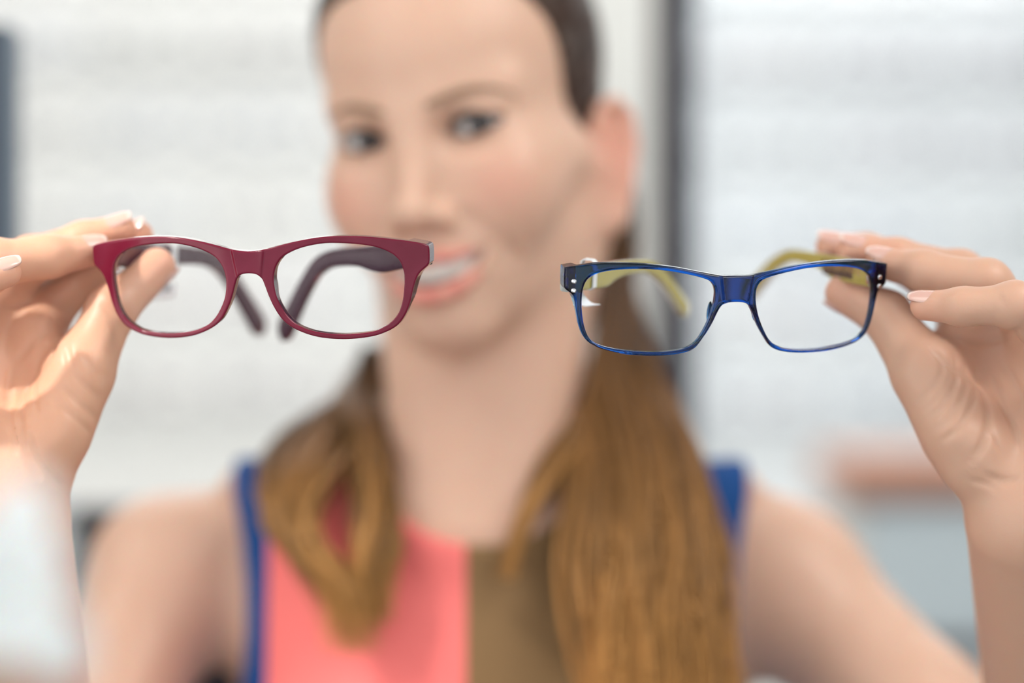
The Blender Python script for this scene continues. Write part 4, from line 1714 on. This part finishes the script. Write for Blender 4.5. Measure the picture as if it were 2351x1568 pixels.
def temple_tag(G, side, fold, droop, hinge, s, half_h, half_t, tail, wtail, label, marks):
    f = lambda q: G.temple_point(side, math.radians(fold), math.radians(droop), hinge, np.asarray(q, float))
    h, t = half_h, half_t
    loop = [(t, s, -h), (t, s, 0), (t, s, h), (t * .6, s, h + .9), (-t * .6, s, h + .9), (-t, s, h), (-t, s, 0), (-t, s, -h), (-t * .6, s, -h - .9), (t * .6, s, -h - .9), (t, s, -h)]
    lp = f(loop)
    r = empty('price_tag', lp[2])
    tag(r, label, 'tag')
    wd = f([(0, s + 1, 0)])[0] - f([(0, s, 0)])[0]
    wd /= np.linalg.norm(wd)
    ribbon('loop', lp, wd, 0.0036, 0.0005, M_TAG, r)
    tp = lp[0] + spline_open(np.array(tail, float), 16) / 1000.0
    tw = np.clip(np.linspace(-0.3, 1.6, 16), 0, 1)[:, None]
    wdc = wd * (1 - tw) * np.sign(wd[0]) + np.array([0.97, 0.2, 0.12]) * tw
    wdc /= np.linalg.norm(wdc, axis=1)[:, None]
    card = ribbon('card', tp, wdc, np.interp(np.linspace(0, 1, 16), [0, .35, .55, 1], wtail), 0.0005, M_TAG, r)
    wd = wdc[12]
    if marks:
        # bar code strokes on the card
        a, b = tp[9], tp[12]
        u = (b - a)
        nn = np.cross(u / np.linalg.norm(u), wd)
        nn *= -1 if nn[1] > 0 else 1
        V, F = [], []
        rgm = np.random.default_rng(2)
        for i in range(11):
            x = (i / 10 - 0.62) * 0.010
            w = rgm.uniform(.00025, .0007)
            k = len(V)
            for o in (0.0003, 0.0004):
                V += [a + wd * x + nn * o, a + wd * (x + w) + nn * o, b + wd * (x + w) + nn * o, b + wd * x + nn * o]
            F += [(k, k + 1, k + 2, k + 3), (k + 7, k + 6, k + 5, k + 4), (k, k + 4, k + 5, k + 1), (k + 2, k + 6, k + 7, k + 3)]
        mesh_obj('barcode', np.array(V), F, M_INK, card, smooth=False, origin=tuple(a))
    return r


temple_tag(G_BURG, -1, 13, 10, (71.0, 21.0, 0.2), 50, 5.2, 2.6, [(0, 0, 0), (-0.3, -0.5, -3.5), (-0.8, -1.5, -7), (-1.2, -3.0, -10.5), (-1.6, -5.0, -14.0)], (0.0035, 0.0035, 0.014, 0.0155),
           'white price tag with barcode dangling from the plum temple of the burgundy eyeglasses', True)
temple_tag(G_BLUE, -1, 39, 2.5, (67.6, 21.0, 0.6), 22, 5.4, 3.0, [(0, 0, 0), (-0.6, -0.5, -2.2), (-0.4, -1.5, -5.0), (1.6, -2.0, -7.6), (5.0, -2.0, -8.4)], (0.0035, 0.0035, 0.005, 0.0065),
           'white curled price tag looped on the yellow temple of the blue eyeglasses', False)

# ------------------------------------------------------------------ the pale flower close to the lens, lower left
M_PETAL = mat('white petal', lin(247, 248, 247), rough=0.6, sss=0.3, sss_s=0.002)
M_STEM = mat('pale stem', lin(150, 150, 120), rough=0.6)
M_VASE = mat('white vase', lin(230, 230, 228), rough=0.2, coat=0.5)
DF_ = 0.60
fl = empty('white_flower', P(-60, 1750, DF_) * [1, 1, 0] + [0, 0, 1.02])
tag(fl, 'pale white flower far out of focus in front of the left wrist', 'flower')


def petal(c0, c1, width, curl):
    a = np.asarray(c0, float)
    b = np.asarray(c1, float)
    ax = b - a
    sd = np.cross(ax, [0, 1, 0])
    sd /= np.linalg.norm(sd)
    nr = np.cross(sd, ax)
    nr /= np.linalg.norm(nr)
    nr *= -1 if nr[1] > 0 else 1
    nu, nv = 15, 11
    V = []
    for lay in (0, 1):
        for i in range(nu):
            s = i / (nu - 1)
            w = width * (math.sin(math.pi * (0.08 + 0.88 * s)) ** 0.7)
            for j in range(nv):
                t = j / (nv - 1) - 0.5
                V.append(a + ax * s + sd * w * t + nr * (curl * (math.sin(math.pi * s) - 2.2 * t * t * width * 18 * .1) - lay * 0.0006))
    F = []
    for i in range(nu - 1):
        for j in range(nv - 1):
            F.append((i * nv + j, i * nv + j + 1, (i + 1) * nv + j + 1, (i + 1) * nv + j))
    m = nu * nv
    F += [tuple(x + m for x in f)[::-1] for f in F]
    mesh_obj('petal', np.array(V), F, M_PETAL, fl, origin=tuple((a + b) / 2))


cen_ = P(20, 1340, DF_)
for (px, py, w, dy) in ((70, 1090, .022, -.004), (190, 1560, .020, .004), (-90, 1500, .022, .006), (-130, 1240, .02, 0), (165, 1290, .015, -.008)):
    e_ = P(px, py, DF_ + dy)
    petal(cen_, e_, w, 0.004)
stem = spline_open(np.array([cen_, cen_ + [-0.012, 0.012, -0.04], cen_ + [-0.03, 0.015, -0.15], cen_ + [-0.035, 0.0, -0.30]]), 20)
V, F = tube_mesh(stem, 0.0022, 8)
mesh_obj('stem', V, F, M_STEM, fl, origin=tuple(stem[10]))
vx, vy = stem[-1][0], stem[-1][1]
prof = [(0.030, 0.95), (0.036, 0.96), (0.040, 1.00), (0.034, 1.05), (0.022, 1.10), (0.020, 1.13), (0.024, 1.145), (0.021, 1.145), (0.017, 1.13), (0.018, 1.10), (0.0, 1.08)]
V, F = [], []
ns = 24
for rr_, z in prof:
    for k in range(ns):
        a = 2 * math.pi * k / ns
        V.append((vx + rr_ * math.cos(a), vy + rr_ * math.sin(a), z))
for i in range(len(prof) - 1):
    for k in range(ns):
        F.append((i * ns + k, i * ns + (k + 1) % ns, (i + 1) * ns + (k + 1) % ns, (i + 1) * ns + k))
F.append(tuple(range(ns))[::-1])
o = mesh_obj('vase', np.array(V), F, M_VASE, None, origin=(vx, vy, 0.95))
tag(o, 'white vase below the pale flower', 'vase')
r = empty('counter', (-0.35, 0.62, 0))
tag(r, 'white counter below the pale flower', 'counter')
box('worktop', (-0.75, 0.42, 0.92), (-0.10, 0.78, 0.95), M_BOARD, r, 0.003)
box('body', (-0.73, 0.44, 0), (-0.12, 0.76, 0.92), M_WALL, r)
